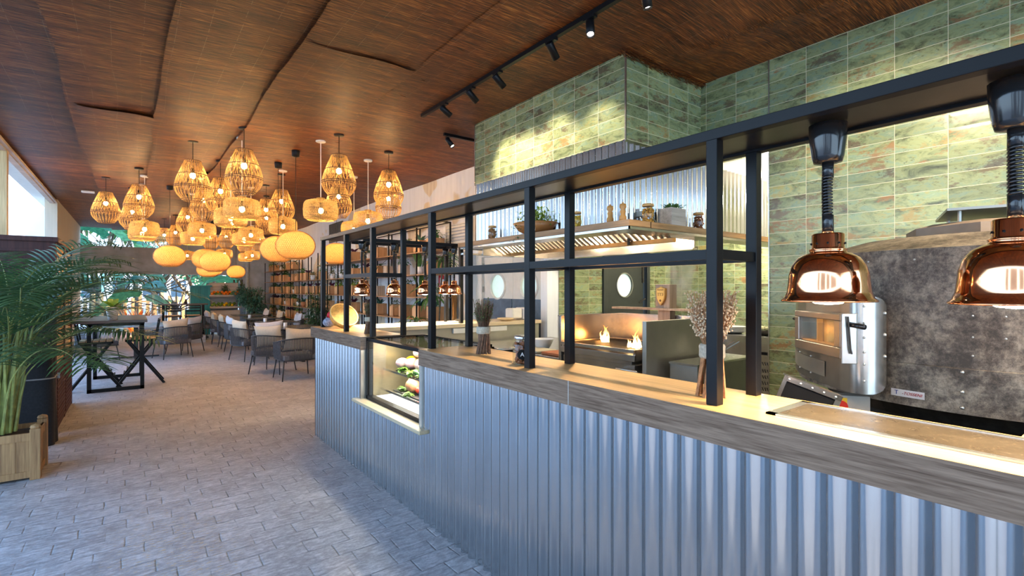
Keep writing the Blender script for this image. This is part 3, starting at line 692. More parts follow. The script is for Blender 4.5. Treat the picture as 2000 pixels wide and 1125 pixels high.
# ------------------------------------------------------------------ copper heat lamps
def heat_lamp(label,loc,zt,cordlen,rad=.128,group=None):
    """origin at rim; zt: height of ceiling mount above rim"""
    t=thing('heat_lamp',label,'heat lamp',loc,0,group); k=rad/.128
    pr=[(.128,0),(.1285,.004),(.119,.012),(.112,.03),(.109,.055),(.106,.085),(.098,.112),(.082,.135),(.062,.147),(.05,.150),(.05,.158),(.052,.160),(.046,.163),(.044,.166),(.044,.205),(.041,.209),(.018,.211)]
    inn=[(r-.003,z) for r,z in pr[2:13]]
    b=MB(); b.open_lathe([(r*k,z*k) for r,z in (inn[::-1]+[(.125,.002)]+pr)],n=40); b.build('copper_shade',M['copper'],t,True)
    b=MB(); 
    for i in range(9): a=2*PI*i/9; b.ball((.0445*k*math.cos(a),.0445*k*math.sin(a),.178*k),.0035*k,6,4)
    b.build('vent_hole',M['black'],t)
    b=MB(); b.lathe([(0,-.010),(.035,-.006),(.058,.006),(.062,.02),(.05,.05),(.02,.09)],n=20); o=b.build('bulb',M['heat'],t,True); o.scale=(k,k,k)
    z0=.211*k; zc=zt-.118*k
    b=MB(); b.lathe([(.016*k,z0),(.016*k,z0+.055*k),(.012*k,z0+.058*k)],n=12); b.build('sleeve',M['black_plastic'],t,True)
    b=MB(); b.lathe([(.016*k,zc-.045*k),(.016*k,zc)],n=12); b.build('sleeve',M['black_plastic'],t,True)
    b=MB(); n=int((zc-.045*k-z0-.055*k)/(.0085*k)); pts=[]; N=n*8
    for i in range(N+1):
        a=2*PI*i/8; z=z0+.055*k+(zc-.04*k-z0-.055*k)*i/N; wob=.006*k*math.sin(z*14)
        pts.append((.0125*k*math.cos(a)+wob,.0125*k*math.sin(a),z))
    b.tube(pts,.0042*k,5); b.build('coiled_cord',M['black_plastic'],t,True)
    b=MB(); b.lathe([(.022*k,zc-.0),(.038*k,zc+.002),(.043*k,zc+.02),(.05*k,zc+.07*k),(.052*k,zc+.118*k)],n=20); b.build('ceiling_cup',M['black_plastic'],t,True)
    x,y,z=loc; light('SPOT','heat_lamp_light',(x,y,z-.015),22 if k<1 else 42,(1,.80,.52),.05,spot=math.radians(130),blend=.6,target=(x,y,0))
    return t
hl='copper heat lamp on black cord, '
heat_lamp(hl+'hanging in front of the pizza oven door',(1.705,.633,1.462),2.006-1.462,0)
heat_lamp(hl+'at the right edge of the picture',(1.705,.222,1.462),2.006-1.462,0)
heat_lamp(hl+'beyond the right edge, third over the hot plate',(1.705,-.19,1.462),2.006-1.462,0)
nm=['leftmost over far pass','second over far pass','third over far pass','rightmost over far pass']
for i,x in enumerate((1.845,2.19,2.55,2.92)): heat_lamp('small '+hl+nm[i]+', front row',(x,4.93,1.445),.54,0,.092)
for i,x in enumerate((2.01,2.36,2.735,3.00-.0)): heat_lamp('small '+hl+nm[i]+', back row',(x,5.27,1.445),.54,0,.092)
# ------------------------------------------------------------------ display case
t=thing('display_case','black framed glass refrigerated display case set into the counter','display case',(1.55,2.975,0))
W_=1.02
b=MB(); f_=.022
for a,c in (((-.02,0,.60),(.03,W_,.63)),((-.02,0,1.075),(.03,W_,1.10)),((-.02,0,.60),(.03,.02,1.10)),((-.02,W_-.022,.60),(.03,W_,1.10)),((.5,0,1.075),(.53,W_,1.10)),((0,0,1.08),(.53,.015,1.10)),((0,W_-.015,1.08),(.53,W_,1.10))): b.box(a,c)
b.build('frame',M['black'],t)
b=MB(); b.box((-.012,.02,.63),(-.006,W_-.022,1.075)); b.build('front_glass',M['glass'],t)
b=MB(); b.box((.03,.015,1.088),(.5,W_-.015,1.096)); b.build('top_glass',M['glass'],t)
b=MB(); b.box((.03,.0,.60),(.55,.012,1.08)); b.box((.03,W_-.012,.60),(.55,W_,1.08)); b.box((.53,0,.60),(.55,W_,1.08)); b.box((.03,0,.60),(.55,W_,.612)); b.build('lining',simple('bronze_lining',(.30,.25,.15),.25,.4),t)
b=MB(); b.box((.05,.03,.614),(.24,W_-.03,.619)); b.build('lit_base',emis('lit_base_panel',(1,.95,.88),1.1),t)
b=MB(); b.box((.12,.02,.835),(.5,.86,.841)); b.build('glass_shelf',M['glass'],t)
b=MB(); b.box((.10,.02,.675),(.5,.86,.681)); b.build('glass_shelf',M['glass'],t)
b=MB(); b.box((.09,.02,.668),(.10,W_-.03,.684)); b.build('shelf_edge_lower',M['steel3'],t)
b=MB(); b.box((.11,.02,.828),(.12,W_-.03,.844)); b.build('shelf_edge_upper',M['steel3'],t)
b=MB(); b.box((.14,.03,.842),(.46,.80,.850)); b.build('slate_tray',M['iron'],t)
b=MB(); b.box((.12,.03,.682),(.46,.80,.690)); b.build('slate_tray',M['iron'],t)
b=MB(); b.tube([(.06,.03,1.07),(.06,W_-.03,1.07)],.008,8); b.build('lamp_tube',M['tube'],t)
light('AREA','display_light',(1.68,3.48,1.06),7,(1,.9,.75),.08,rot=(0,0,0),sy=.9)
light('AREA','display_light',(1.72,3.48,.82),3,(1,.9,.78),.06,rot=(0,0,0),sy=.8)
def veg(kind,x,y,z,s,c,label,group=None,rz=0,sq=(1,1,1)):
    b=MB(); M_=Matrix.Rotation(rz,4,'Z')
    n=14;m=10
    if kind=='pepper':
        def fn(i,j):
            th=2*PI*i; ph=PI*j; r=s*math.sin(ph)**.7*(1+.10*math.cos(4*th)); return M_@V((r*math.cos(th),r*math.sin(th),s+s*-math.cos(ph)*.95))
        b.grid(fn,24,8)
    elif kind=='leafy':
        rr=random.Random(int(x*1e4)+int(y*999))
        for k in range(46):
            a=rr.uniform(0,2*PI); e=rr.uniform(.1,1.1); b.leaf((rr.uniform(-.4,.4)*s,rr.uniform(-.4,.4)*s,.004),(math.cos(a),math.sin(a),e),s*rr.uniform(.7,1.3),s*.55,.9,4,fold=.4)
    else: b.ball((0,0,s*sq[2]),s,n,m,sq,M_)
    o=b.build(kind,c,smooth=kind!='leafy')
    tag(o,label,kind if kind not in('leafy',) else 'vegetable',group,(x,y,z))
    return o
aub=simple('aubergine_skin',(.16,.05,.09),.2,var=.4); tur=simple('turnip_skin',(.42,.25,.27),.4,var=.3,nscale=9); pk=simple('pink_potato',(.62,.30,.24),.6,var=.25); rd=simple('tomato_skin',(.66,.045,.015),.15); yl=simple('yellow_pepper_skin',(.85,.48,.01),.15); org=simple('orange_pepper_skin',(.85,.20,.01),.2); gr=leafm('lettuce',(.08,.20,.02),(.30,.42,.08),.3); ham=simple('cured_meat',(.72,.26,.12),.4,var=.35,nscale=14); cuc=simple('courgette_skin',(.03,.09,.015),.3)
X0=1.72
veg('leafy',X0,3.70,.851,.06,gr,'green salad leaves at left end of upper display shelf'); veg('leafy',X0-.02,3.47,.851,.065,gr,'green salad leaves in middle of upper display shelf'); veg('leafy',X0-.02,3.27,.851,.06,gr,'green salad leaves at right end of upper display shelf')
for k,(dx,y,z,s,c,l) in enumerate([(.06,3.66,.862,.052,tur,'pale purple turnip furthest left on the upper display shelf'),(.08,3.55,.865,.055,yl,'yellow-green melon between turnips on the upper display shelf'),(.05,3.46,.868,.06,tur,'big turnip in middle of upper display shelf'),(.10,3.36,.862,.055,pk,'pink potato behind the aubergine on the upper display shelf'),(.03,3.27,.865,.05,pk,'pink potato at the right end of upper display shelf')]): veg('root_vegetable',X0+dx,y,z,s,c,l,None,k,(1.15,1,.85))
veg('aubergine',X0+.06,3.42,.945,.05,aub,'dark aubergine on top of the upper display shelf pile',rz=.5,sq=(1.7,.85,.8)); veg('courgette',X0-.05,3.36,.851,.028,cuc,'dark green courgette lying at the front of upper display shelf',rz=1.3,sq=(3,1,1))
for k,(dx,y,z,s_,c,l) in enumerate([(.02,3.76,.862,.048,tur,'cream turnip at far left among leaves on upper display shelf'),(.12,3.80,.862,.05,yl,'yellow melon at back left of the upper display shelf'),(.10,3.62,.955,.045,pk,'pink potato on top at left of the upper shelf pile'),(.12,3.50,.96,.045,tur,'pale turnip on top at back of the upper shelf pile')]): veg('root_vegetable',X0+dx,y,z,s_,c,l,None,k,(1.15,1,.85))
for k,(dx,y,c,l) in enumerate([(.10,3.72,ham,'second piece of cured meat behind the parsley on lower shelf'),(.12,3.60,org,'orange pepper behind the cured ham on lower shelf')]): veg('pepper' if k else 'cured_ham',X0+dx,y,.691,.05,c,l)
veg('pepper',X0+.10,3.28,.95,.035,org,'orange pepper high at the right of upper display shelf')
veg('cured_ham',X0+.03,3.58,.691,.058,ham,'pink cured ham piece on lower display shelf',rz=1.5,sq=(1.5,1,.9))
veg('leafy',X0+.02,3.70,.691,.06,gr,'parsley bunch at left end of lower display shelf'); veg('leafy',X0-.05,3.50,.691,.04,gr,'herb sprig hanging at front of lower display shelf')
for k,(dx,y,z) in enumerate([(.02,3.47,.70),(.06,3.42,.70),(.02,3.39,.71),(.05,3.45,.745),(.08,3.50,.74)]): veg('tomato',X0+dx,y,z,.026,rd,'red cherry tomato in the heap on lower display shelf','tomatoes in the display case')
for k,(dx,y,c,l) in enumerate([(.0,3.31,org,'orange pepper left of the yellow one on lower shelf'),(-.03,3.22,yl,'yellow pepper furthest right on lower display shelf'),(.08,3.26,rd,'red pepper behind the yellow pepper on lower shelf')]): veg('pepper',X0+dx,y,.691,.046,c,l)
#@@KITCHEN
# ================================================================== PIZZA OVEN
OC=(3.35,.5)
t=thing('pizza_oven','round grey mottled pizza oven with steel door on curved steel surround','oven',(OC[0],OC[1],0))
def arc(b,r,a0,a1,z0,z1,n=40,rc=0):
    vs=[];fs=[]
    nz_=8 if rc else 1
    for i in range(n+1):
        a=a0+(a1-a0)*i/n; s=min(a-a0,a1-a)*r; k=0
        if rc and s<rc: k=rc-math.sqrt(max(0,rc*rc-(rc-s)**2))
        for z in (z0+k,z1-k): vs.append((r*math.cos(a),r*math.sin(a),z))
    b.add(vs,[(2*i,2*i+2,2*i+3,2*i+1) for i in range(n)])
b=MB(); b.lathe([(.80,1.03),(.83,1.03),(.83,1.665),(.80,1.67),(.55,1.74),(.25,1.76),(.25,1.70)],n=72); b.build('body',M['oven'],t)
b=MB(); b.lathe([(.838,1.024),(.838,1.196),(.830,1.198)],n=72)
for i in range(len(b.f)-1,-1,-1):
    if len(b.f[i])>4: del b.f[i]; del b.m[i]
b.build('lower_band',M['oven'],t)
b=MB(); b.lathe([(.0,1.745),(.36,1.745),(.36,1.80),(.28,1.82),(0,1.82)],n=8); b.build('roof_cap',simple('cap_metal',(.34,.25,.18),.7,0),t)
b=MB(); b.cbox((0,0,1.875),(.50,.42,.012),Matrix.Rotation(.3,4,'Z')); 
for sx in (-.2,.2):
    for sy in (-.16,.16): b.tube([Matrix.Rotation(.3,4,'Z')@V((sx,sy,1.80)),Matrix.Rotation(.3,4,'Z')@V((sx,sy,1.875))],.008,6)
b.build('flue_plate',M['steel2'],t)
b=MB(); b.box((-.5,-.5,.02),(.5,.5,.95)); b.lathe([(.7,.95),(.75,1.03)],n=32); b.build('stand',M['iron'],t)
dg=math.radians
def OP(t_,n_,z): return (t_*.68-n_*.73,t_*.73+n_*.68,z)
cowl=[(.34,.775),(.25,.825),(.12,.872),(-.03,.90),(-.2,.912),(-.36,.912),(-.43,.902),(-.458,.875),(-.456,.83),(-.44,.785),(-.42,.76),(-.393,.745)]
cl=[0]
for p,q in zip(cowl,cowl[1:]): cl.append(cl[-1]+math.dist(p,q))
def cow(s_):
    for i in range(len(cowl)-1):
        if s_<=cl[i+1]+1e-9: f_=(s_-cl[i])/(cl[i+1]-cl[i]); return tuple(cowl[i][k]+(cowl[i+1][k]-cowl[i][k])*f_ for k in (0,1))
    return cowl[-1]
b=MB(); vs=[];fs=[];n=60
for i in range(n+1):
    s_=cl[-1]*i/n; q=min(s_,cl[-1]-s_); k=0
    if q<.12: k=.12-math.sqrt(max(0,.12**2-(.12-q)**2))
    t_,n_=cow(s_); vs+=[OP(t_,n_,1.065+k),OP(t_,n_,1.47-k)]
b.add(vs,[(2*i,2*i+2,2*i+3,2*i+1) for i in range(n)]); b.build('door_surround',M['steel'],t,True)
b=MB(); b.grid(lambda u,v:OP(*[c*1.003 for c in cow(.10+.50*u)],1.10+.07*v),20,1); b.build('ash_panel',M['steel2'],t,True)
# door: local frame, x along tangent, y outward
tn=V((.68,.73,0)); nn=V((-.73,.68,0)); ctr=V((2.4935-3.35,.9775-.5,1.302))
MD=Matrix(((tn.x,nn.x,0,ctr.x),(tn.y,nn.y,0,ctr.y),(0,0,1,ctr.z),(0,0,0,1)))
d=None
b=MB(); hw,hh=.205,.093
for a,c in (((-hw,-.16,hh-.028),(hw,0,hh)),((-hw,-.16,-hh),(hw,0,-hh+.045)),((-hw,-.16,-hh+.045),(-hw+.05,0,hh-.028)),((hw-.04,-.16,-hh+.045),(hw,0,hh-.028))): b.box(a,c,MD)
b.box((-hw-.012,-.06,-hh-.02),(-hw,.0,hh+.004),MD)
d=b.build('door',M['steel'],t,bevel=.003)
b=MB(); b.box((-hw+.05,-.15,-hh+.045),(hw-.04,-.14,hh-.028),MD); b.box((.02,-.14,-hh+.045),(.03,-.02,hh-.028),MD); b.box((-hw+.05,-.14,-hh+.045),(hw-.04,-.02,-hh+.05),MD); b.build('oven_mouth',M['brick'],d)
b=MB(); b.box((-hw+.05,-.012,-hh+.045),(hw-.04,-.008,hh-.028),MD); b.build('window',M['glass'],d)
b=MB(); b.tube([MD@V((-hw-.012,-.03,.052)),MD@V((-hw-.075,-.055,.045))],.011,8); b.build('handle',M['black_plastic'],d,True)
b=MB(); b.tube([MD@V((hw-.005,-.02,.05)),MD@V((hw+.05,-.02,.05))],.009,8); b.build('handle',M['black_plastic'],d,True)
b=MB(); b.tube([MD@V((-hw-.02,-.02,.085)),MD@V((-hw-.02,-.03,-.05)),MD@V((-hw-.02,-.035,-.07))],.004,6); b.build('linkage_rod',M['iron'],d)
def rivets(pts,r,name='rivet',mat=None):
    for (a,z) in pts:
        b=MB(); b.ball((.846*math.cos(dg(a)),.846*math.sin(dg(a)),z),r,8,5); b.build(name,mat or M['rivet'],t,True)
for (q,z,r_) in [(cl[-1]-.05,1.40,.008),(cl[-1]-.05,1.31,.008),(cl[-1]-.05,1.22,.008)]+[(cl[7]+.005,z,.0055) for z in (1.43,1.36,1.30,1.24,1.19,1.12)]+[(q,z,.0045) for q in (.28,.45) for z in (1.095,1.175)]:
    t_,n_=cow(q); b=MB(); b.ball(OP(t_,n_,z),r_,8,5); b.build('rivet',M['rivet'],t,True)
rivets([(182,z) for z in (1.05,1.11,1.185)],.007); rivets([(205.4,z) for z in (1.05,1.09,1.13,1.17)]+[(207.4,z) for z in (1.05,1.09,1.13,1.17)],.0055)
rivets([(184,1.40),(190,1.40),(184,1.32),(190,1.32),(184,1.25),(203,1.35),(203,1.29),(172,1.62),(183,1.62),(196,1.62),(208,1.62),(160,1.62)],.004)
b=MB(); a=dg(206.4); b.bar((.839*math.cos(a),.839*math.sin(a),1.03),(.839*math.cos(a),.839*math.sin(a),1.665),.003,.003); b.build('panel_joint',M['black'],t)
# nameplate
pa=dg(165.5+7.5); b=MB(); arc(b,.8425,dg(166.2),dg(174.2),1.058,1.087,6); pl=b.build('nameplate',simple('nameplate_white',(.72,.66,.62),.4),t)
def text(s,size,M_,mat,parent=None,name='lettering',ex=.0006,align='CENTER',shear=0):
    c=D.curves.new(name,'FONT'); c.body=s; c.size=size; c.extrude=ex; c.align_x=align; c.align_y='CENTER'; c.shear=shear
    o=D.objects.new(name,c); COL.objects.link(o); dg_=bpy.context.evaluated_depsgraph_get(); me=D.meshes.new_from_object(o.evaluated_get(dg_)); D.objects.remove(o)
    me.transform(M_); me.materials.append(mat); o=D.objects.new(name,me); COL.objects.link(o)
    if parent: o.parent=parent
    return o
def facing(pos,nrm):
    n=V(nrm).normalized(); x=V((0,0,1)).cross(n).normalized(); z=n.cross(x)
    return Matrix(((x.x,z.x,n.x,pos[0]),(x.y,z.y,n.y,pos[1]),(x.z,z.z,n.z,pos[2]),(0,0,0,1)))
a=dg(171.3); text('-TOSSENI',.0165,facing((.8445*math.cos(a),.8445*math.sin(a),1.0725),(math.cos(a),math.sin(a),0)),simple('plate_red',(.45,.03,.03),.5),pl,'brand_lettering',shear=.3)
a=dg(167.6); text('T',.024,facing((.8445*math.cos(a),.8445*math.sin(a),1.0725),(math.cos(a),math.sin(a),0)),simple('plate_blue',(.03,.06,.25),.5),pl,'brand_initial')
# isolator switch box under the oven
t=thing('isolator_switch','grey electrical box with yellow plate and red rotary switch under the oven','switch',(2.50,.86,.90))
Rz=Matrix.Rotation(dg(-52),4,'Z')
b=MB(); b.box((-.09,-.02,-.0),(.09,.05,.135),Rz); b.build('enclosure',simple('beige_box',(.50,.42,.33),.5),t,bevel=.003)
b=MB(); b.box((-.055,-.024,.055),(.0,-.02,.125),Rz); b.build('yellow_plate',simple('yellow_plate',(.85,.50,.02),.5),t)
b=MB(); b.lathe([(0,0),(.026,0),(.026,.018),(0,.018)],n=20,M=Rz@Matrix.Translation((-.028,-.024,.09))@Matrix.Rotation(PI/2,4,'X')); b.build('red_knob',simple('red_knob',(.7,.03,.01),.35),t)
b=MB(); b.tube([(2.45,.55,.80),(2.42,.35,.98),(2.5,.1,1.0),(2.6,-.1,.9)],.012,8); b.tube([(2.5,.5,.85),(2.5,.3,.94),(2.46,.05,.99)],.01,8); o=b.build('black_cable',M['black_plastic'],smooth=True); tag(o,'black cables looping in the dark space below the oven','cable')
b=MB(); b.box((2.42,-.4,0),(3.3,1.0,.80)); o=b.build('oven_plinth',M['iron']); tag(o,'dark plinth box beneath the round pizza oven','plinth')
# leaning steel guard
t=thing('steel_guard','riveted steel framed dark panel tilted behind the worktop near the oven','panel',(2.10,.87,1.02))
n_=V((-.86,-.5,0)); x_=V((.50,-.86,0)); Mx=Matrix(((x_.x,n_.x,0,0),(x_.y,n_.y,0,0),(0,0,1,0),(0,0,0,1)))@Matrix.Rotation(dg(20),4,'Y')
b=MB(); hw,hh=.105,.11
for a,c in (((-hw,0,hh-.02),(hw,.005,hh)),((-hw,0,-hh),(-hw+.014,.005,hh)),((hw-.02,0,-hh),(hw,.005,hh)),((-hw,0,-hh),(hw,.005,-hh+.02))): b.box(a,c,Mx)
b.box((hw-.004,-.05,-hh),(hw,.0,hh),Mx); b.box((-hw,-.05,hh-.004),(hw,0,hh),Mx); b.build('frame',M['steel3'],t)
b=MB(); b.box((-hw+.012,-.01,-hh),(hw-.018,-.006,hh-.018),Mx); b.build('dark_panel',M['black_plastic'],t)
for i in range(5):
    b=MB(); b.ball(Mx@V((-hw+.02+i*.042,.007,hh-.010)),.004,6,4); b.build('rivet',M['rivet'],t)
# ================================================================== GRILL
t=thing('charcoal_grill','steel walled charcoal grill with burning grate under the hood','grill',(2.85,2.2,0))
b=MB(); b.box((0,.87,.0),(.80,.90,1.275)); b.build('side_panel',M['steel'],t,bevel=.003)
b=MB(); b.box((0,-.0,.0),(.80,.035,1.275)); b.build('side_panel',M['steel2'],t,bevel=.003)
b=MB(); b.box((.78,.035,.0),(.80,.87,1.275)); b.build('back_panel',M['steel'],t)
b=MB()
for (p0,p1) in (((.0,.885,1.278),(.79,.885,1.278)),((.79,.885,1.278),(.79,.02,1.278))):
    b.bar(p0,p1,.05,.006)
b.build('rim',M['steel3'],t)
b=MB()
for i in range(36): b.cbox((.02+i*.021,.885,1.2815),(.008,.022,.002),Matrix.Identity(4))
for i in range(38): b.cbox((.79,.86-i*.022,1.2815),(.022,.008,.002))
o=b.build('vent_slots',M['black'],t)
b=MB(); b.box((-.0,.035,.80),(.78,.87,.86)); b.box((.0,.035,0),(.02,.87,.8)); b.build('body',M['steel'],t)
b=MB(); b.box((-.01,.12,.955),(.60,.80,.985)); b.box((.0,.10,.90),(.62,.84,.955)); b.box((-.035,.08,1.045),(-.01,.84,1.07)); b.box((-.02,.08,.99),(.6,.10,1.07)); b.box((-.02,.82,.99),(.6,.84,1.07)); b.box((.58,.10,.99),(.6,.82,1.07)); b.box((-.03,.08,.985),(-.01,.84,1.03))
b.build('grate_frame',M['steel'],t,bevel=.002)
b=MB(); b.box((.0,.11,.995),(.57,.81,1.02)); b.build('charcoal_bed',M['iron'],t)
b=MB()
for i in range(30): b.bar((.0,.115+i*.0237,1.058),(.575,.115+i*.0237,1.058),.008,.008)
b.build('grate_bars',M['iron'],t)
b=MB(); b.tube([(-.03,.05,.90),(-.05,.05,.92),(-.06,.22,.925),(-.03,.25,.905)],.008,8); b.build('handle',M['steel3'],t,True)
b=MB(); b.box((.70,.30,.9),(.775,.42,1.34)); b.box((.68,.29,1.335),(.78,.43,1.54)); b.build('column',M['kcol'],t,bevel=.003)
b=MB(); b.box((.64,-.02,1.325),(.76,.88,1.342)); b.build('plate_shelf',M['kcol'],t)
# shield
sh=[(-.5,.8),(-.25,.86),(0,1),(.25,.86),(.5,.8),(.5,.1),(.42,-.35),(.25,-.7),(0,-1),(-.25,-.7),(-.42,-.35),(-.5,.1)]
def shield(k,x0,x1):
    b=MB(); n=len(sh); b.add([(x,.36+-p*.085*k,1.445+z*.078*k) for x in (x0,x1) for p,z in sh],[tuple(range(n)),tuple(range(2*n-1,n-1,-1))]+[(i,(i+1)%n,n+(i+1)%n,n+i) for i in range(n)]); return b
s_=shield(1,.655,.68).build('shield',M['shield'],t); shield(.86,.652,.656).build('shield_face',simple('shield_gold',(.70,.40,.10),.4,.5),s_)
text('TT3',.035,facing((.651,.36,1.455),(-1,0,0)),M['shieldink'],s_,'engraving')
b=MB(); b.box((.650,.33,1.492),(.652,.39,1.498)); b.ball((.651,.36,1.405),.010,8,5,(.2,1,1)); b.build('engraving_bar',M['shieldink'],s_)
def flame(x,y,z,h,w,label,seed,group=None):
    rr=random.Random(seed); b=MB()
    for k in range(16):
        a=rr.uniform(0,2*PI); d_=rr.uniform(0,w); hh=h*rr.uniform(.25,1)**1.3*(1.15-d_/w*.7); pts=[];rad=[]
        for i in range(7):
            s=i/6; pts.append((math.cos(a)*d_*.9+.018*math.sin(s*5+k)*s,math.sin(a)*d_+.014*math.sin(s*6+k*2)*s,hh*s)); rad.append(max(.0006,.011*(1-s)**.8*(.6+1.2*s)))
        b.tube(pts,rad,6)
    o=b.build('flame',M['flame'],smooth=True); tag(o,label,'flame',group,(x,y,z))
flame(3.13,2.83,1.045,.24,.03,'tall orange flame at the left of the grill grate',2); flame(3.0,2.42,1.045,.19,.06,'wide orange flame burning at the right of the grill grate',5)
light('POINT','grill_fire',(3.13,2.83,1.16),1.6,(1,.42,.10),.04); light('POINT','grill_fire',(3.0,2.42,1.14),1.8,(1,.45,.12),.05)
light('POINT','grill_ember',(3.2,2.95,1.10),.8,(1,.38,.08),.04)
# steam
def steam():
    m,nt,ns,lk=newmat('steam_volume'); tc=nt.nodes.new('ShaderNodeTexCoord')
    n=noise(nt,mapping(nt,tc.outputs['Object'],(9,9,4)),1,4,.6,.6); gr=nt.nodes.new('ShaderNodeTexGradient'); gr.gradient_type='SPHERICAL'
    lk.new(mapping(nt,tc.outputs['Object'],(7,7,2.9)),gr.inputs[0])
    dn=math_(nt,'MULTIPLY',math_(nt,'MULTIPLY',math_(nt,'SUBTRACT',n,.42,clamp=True),gr.outputs[1]),60)
    v=nt.nodes.new('ShaderNodeVolumePrincipled'); v.inputs['Color'].default_value=(.95,.93,.88,1); lk.new(dn,v.inputs['Density'])
    o=nt.nodes.new('ShaderNodeOutputMaterial'); lk.new(v.outputs[0],o.inputs['Volume']); return m
b=MB(); b.ball((0,0,0),1,14,10,(.14,.14,.34)); o=b.build('steam',steam(),smooth=True); tag(o,'wisp of pale steam rising behind the grill towards the hood','steam',loc=(3.70,2.50,1.62),kind='stuff')
# ================================================================== KITCHEN UNITS
t=thing('fryer_unit','stainless fryer cabinet right of the grill with pan handles sticking up','kitchen unit',(3.05,1.93,0))
b=MB(); b.box((0,0,0),(.75,.22,.97)); b.build('cabinet',M['steel2'],t,bevel=.004)
b=MB(); b.box((-.004,-.004,.97),(.754,.224,.985)); b.build('top',M['steel3'],t)
for k in (0,.07):
    b=MB(); b.tube([(.35+k,.16,.98),(.58+k,.06,1.10)],.007,6); b.build('basket_handle',M['steel3'],t)
t=thing('refrigerated_cabinet','stainless cabinet with perforated grille and red display at recess corner','kitchen unit',(4.55,1.9,0))
b=MB(); b.box((0,0,0),(.95,.95,1.06)); b.build('cabinet',M['steel'],t,bevel=.004)
b=MB(); b.box((-.006,.0,1.0),(.955,.95,1.065)); b.build('top',M['steel3'],t)
b=MB(); b.box((-.006,.28,.905),(.0,.38,.93)); b.build('controller',M['black'],t)
b=MB(); b.box((-.009,.335,.908),(-.005,.375,.928)); b.build('red_display',emis('red_led',(1,.02,.01),2.5),t)
b=MB()
for r_ in range(9):
    z=.80-.055*r_ if r_ else .81
    for k in range(9): b.bar((-.002,.27+k*.022,z),(-.002,.282+k*.022,z+.03),.004,.005)
b.build('perforations',M['black'],t)
for k,(x,y,n_) in enumerate(((4.75,2.62,6),)):
    for i in range(n_):
        b=MB(); b.lathe([(.0,0),(.08,0),(.13,.018),(.132,.022),(.08,.006),(0,.006)],n=24); o=b.build('plate',M['whitepot'],smooth=True); tag(o,'white plate in the stack on the steel cabinet beside the dried bouquet','plate','stacked plates on the steel cabinet',(x,y,1.066+i*.009))
b=MB(); b.lathe([(0,0),(.09,0),(.12,.05),(.115,.05),(.085,.006),(0,.006)],n=20); o=b.build('frying_pan',M['iron'],smooth=True); k=MB(); k.tube([(.1,0,.04),(.3,.02,.08)],.01,6); k.build('handle',M['iron'],o); tag(o,'dark pan holding pale food at recess corner','pan',loc=(4.75,2.33,1.066))
b=MB()
for i in range(40): a=R.uniform(0,6.3); r_=R.uniform(0,.1); b.ball((r_*math.cos(a),r_*math.sin(a),.04+R.uniform(0,.03)),.015,5,4)
o=b.build('pan_food',simple('pale_food',(.62,.60,.35),.7,var=.3),smooth=True); tag(o,'pale chopped food heaped in dark pan','food',loc=(4.75,2.33,1.072),kind='stuff')
# wet station left of grill
t=thing('sink_unit','stainless prep table between the grill and the pass','kitchen unit',(2.95,3.12,0))
b=MB(); b.box((0,0,.86),(1.25,1.60,.90)); b.build('table_top',M['steel'],t,bevel=.003)
for x,y in ((.03,.03),(1.2,.03),(.03,1.55),(1.2,1.55)):
    b=MB(); b.tube([(x,y,0),(x,y,.86)],.018,8); b.build('leg',M['steel2'],t,True)
b=MB(); b.box((3.0,3.17,.902),(3.22,3.5,.925)); o=b.build('cutting_board',simple('orange_board',(.55,.16,.05),.6),bevel=.004); tag(o,'reddish brown cutting board on the prep table beside the grill','board')
b=MB(); b.box((3.0,3.56,.902),(3.25,4.0,.92)); o=b.build('folded_cloth',simple('cream_cloth',(.72,.60,.40),.9),bevel=.006); tag(o,'folded cream cloth on the prep table left of the cutting board','cloth')
b=MB(); b.open_lathe([(.11,.10),(.075,.02),(.05,0),(.0,0),(0,.006),(.05,.008),(.07,.024),(.106,.10),(.11,.10)],n=24); o=b.build('mixing_bowl',M['whitepot'],smooth=True); tag(o,'white flared bowl on the prep table behind the front post','bowl',loc=(3.3,3.82,.90))
# on the pass counter
t=thing('paper_dispenser','rounded white paper dispenser at right end of the pass counter','dispenser',(4.0,5.08,ZT))
b=MB(); b.box((-.02,-.10,0),(.16,.10,.155)); b.build('housing',M['whitepot'],t,bevel=.02)
b=MB(); b.box((-.19,-.08,.02),(-.03,.08,.15)); b.build('tray',M['white2'],t,bevel=.02)
b=MB(); b.lathe([(.0,0),(.05,0),(.10,.02),(.105,.035),(.095,.03),(0,.01)],n=24); o=b.build('pale_dish',simple('cream_dish',(.75,.55,.30),.5),smooth=True); tag(o,'shallow cream dish on the pass beside white dispenser','dish',loc=(3.70,5.0,ZT))
b=MB(); b.box((-.12,-.09,0),(.12,.09,.012)); o=b.build('serving_board',M['ledge'],bevel=.004); tag(o,'pale wooden board lying on the pass counter under heat lamps','board',loc=(3.12,5.15,ZT))
b=MB(); b.ball((0,0,.012),.05,10,6,(1.3,.7,.25)); o=b.build('steak',M['iron'],smooth=True); tag(o,'dark piece of food lying on the pale serving board','food',loc=(3.12,5.15,ZT+.012))
b=MB(); b.box((1.905,2.6,.9),(1.99,2.70,1.105)); o=b.build('black_caddy',M['black_plastic'],bevel=.003); tag(o,'small black box behind the worktop next to the dried bundle','box',loc=(0.0,.0,0))
b=MB(); b.box((1.88,2.4,.86),(2.02,2.85,.9)); b.box((1.88,2.4,0),(1.92,2.85,.86)); o=b.build('under_shelf',M['steel2']); tag(o,'narrow steel shelf on the kitchen side of the worktop','shelf')
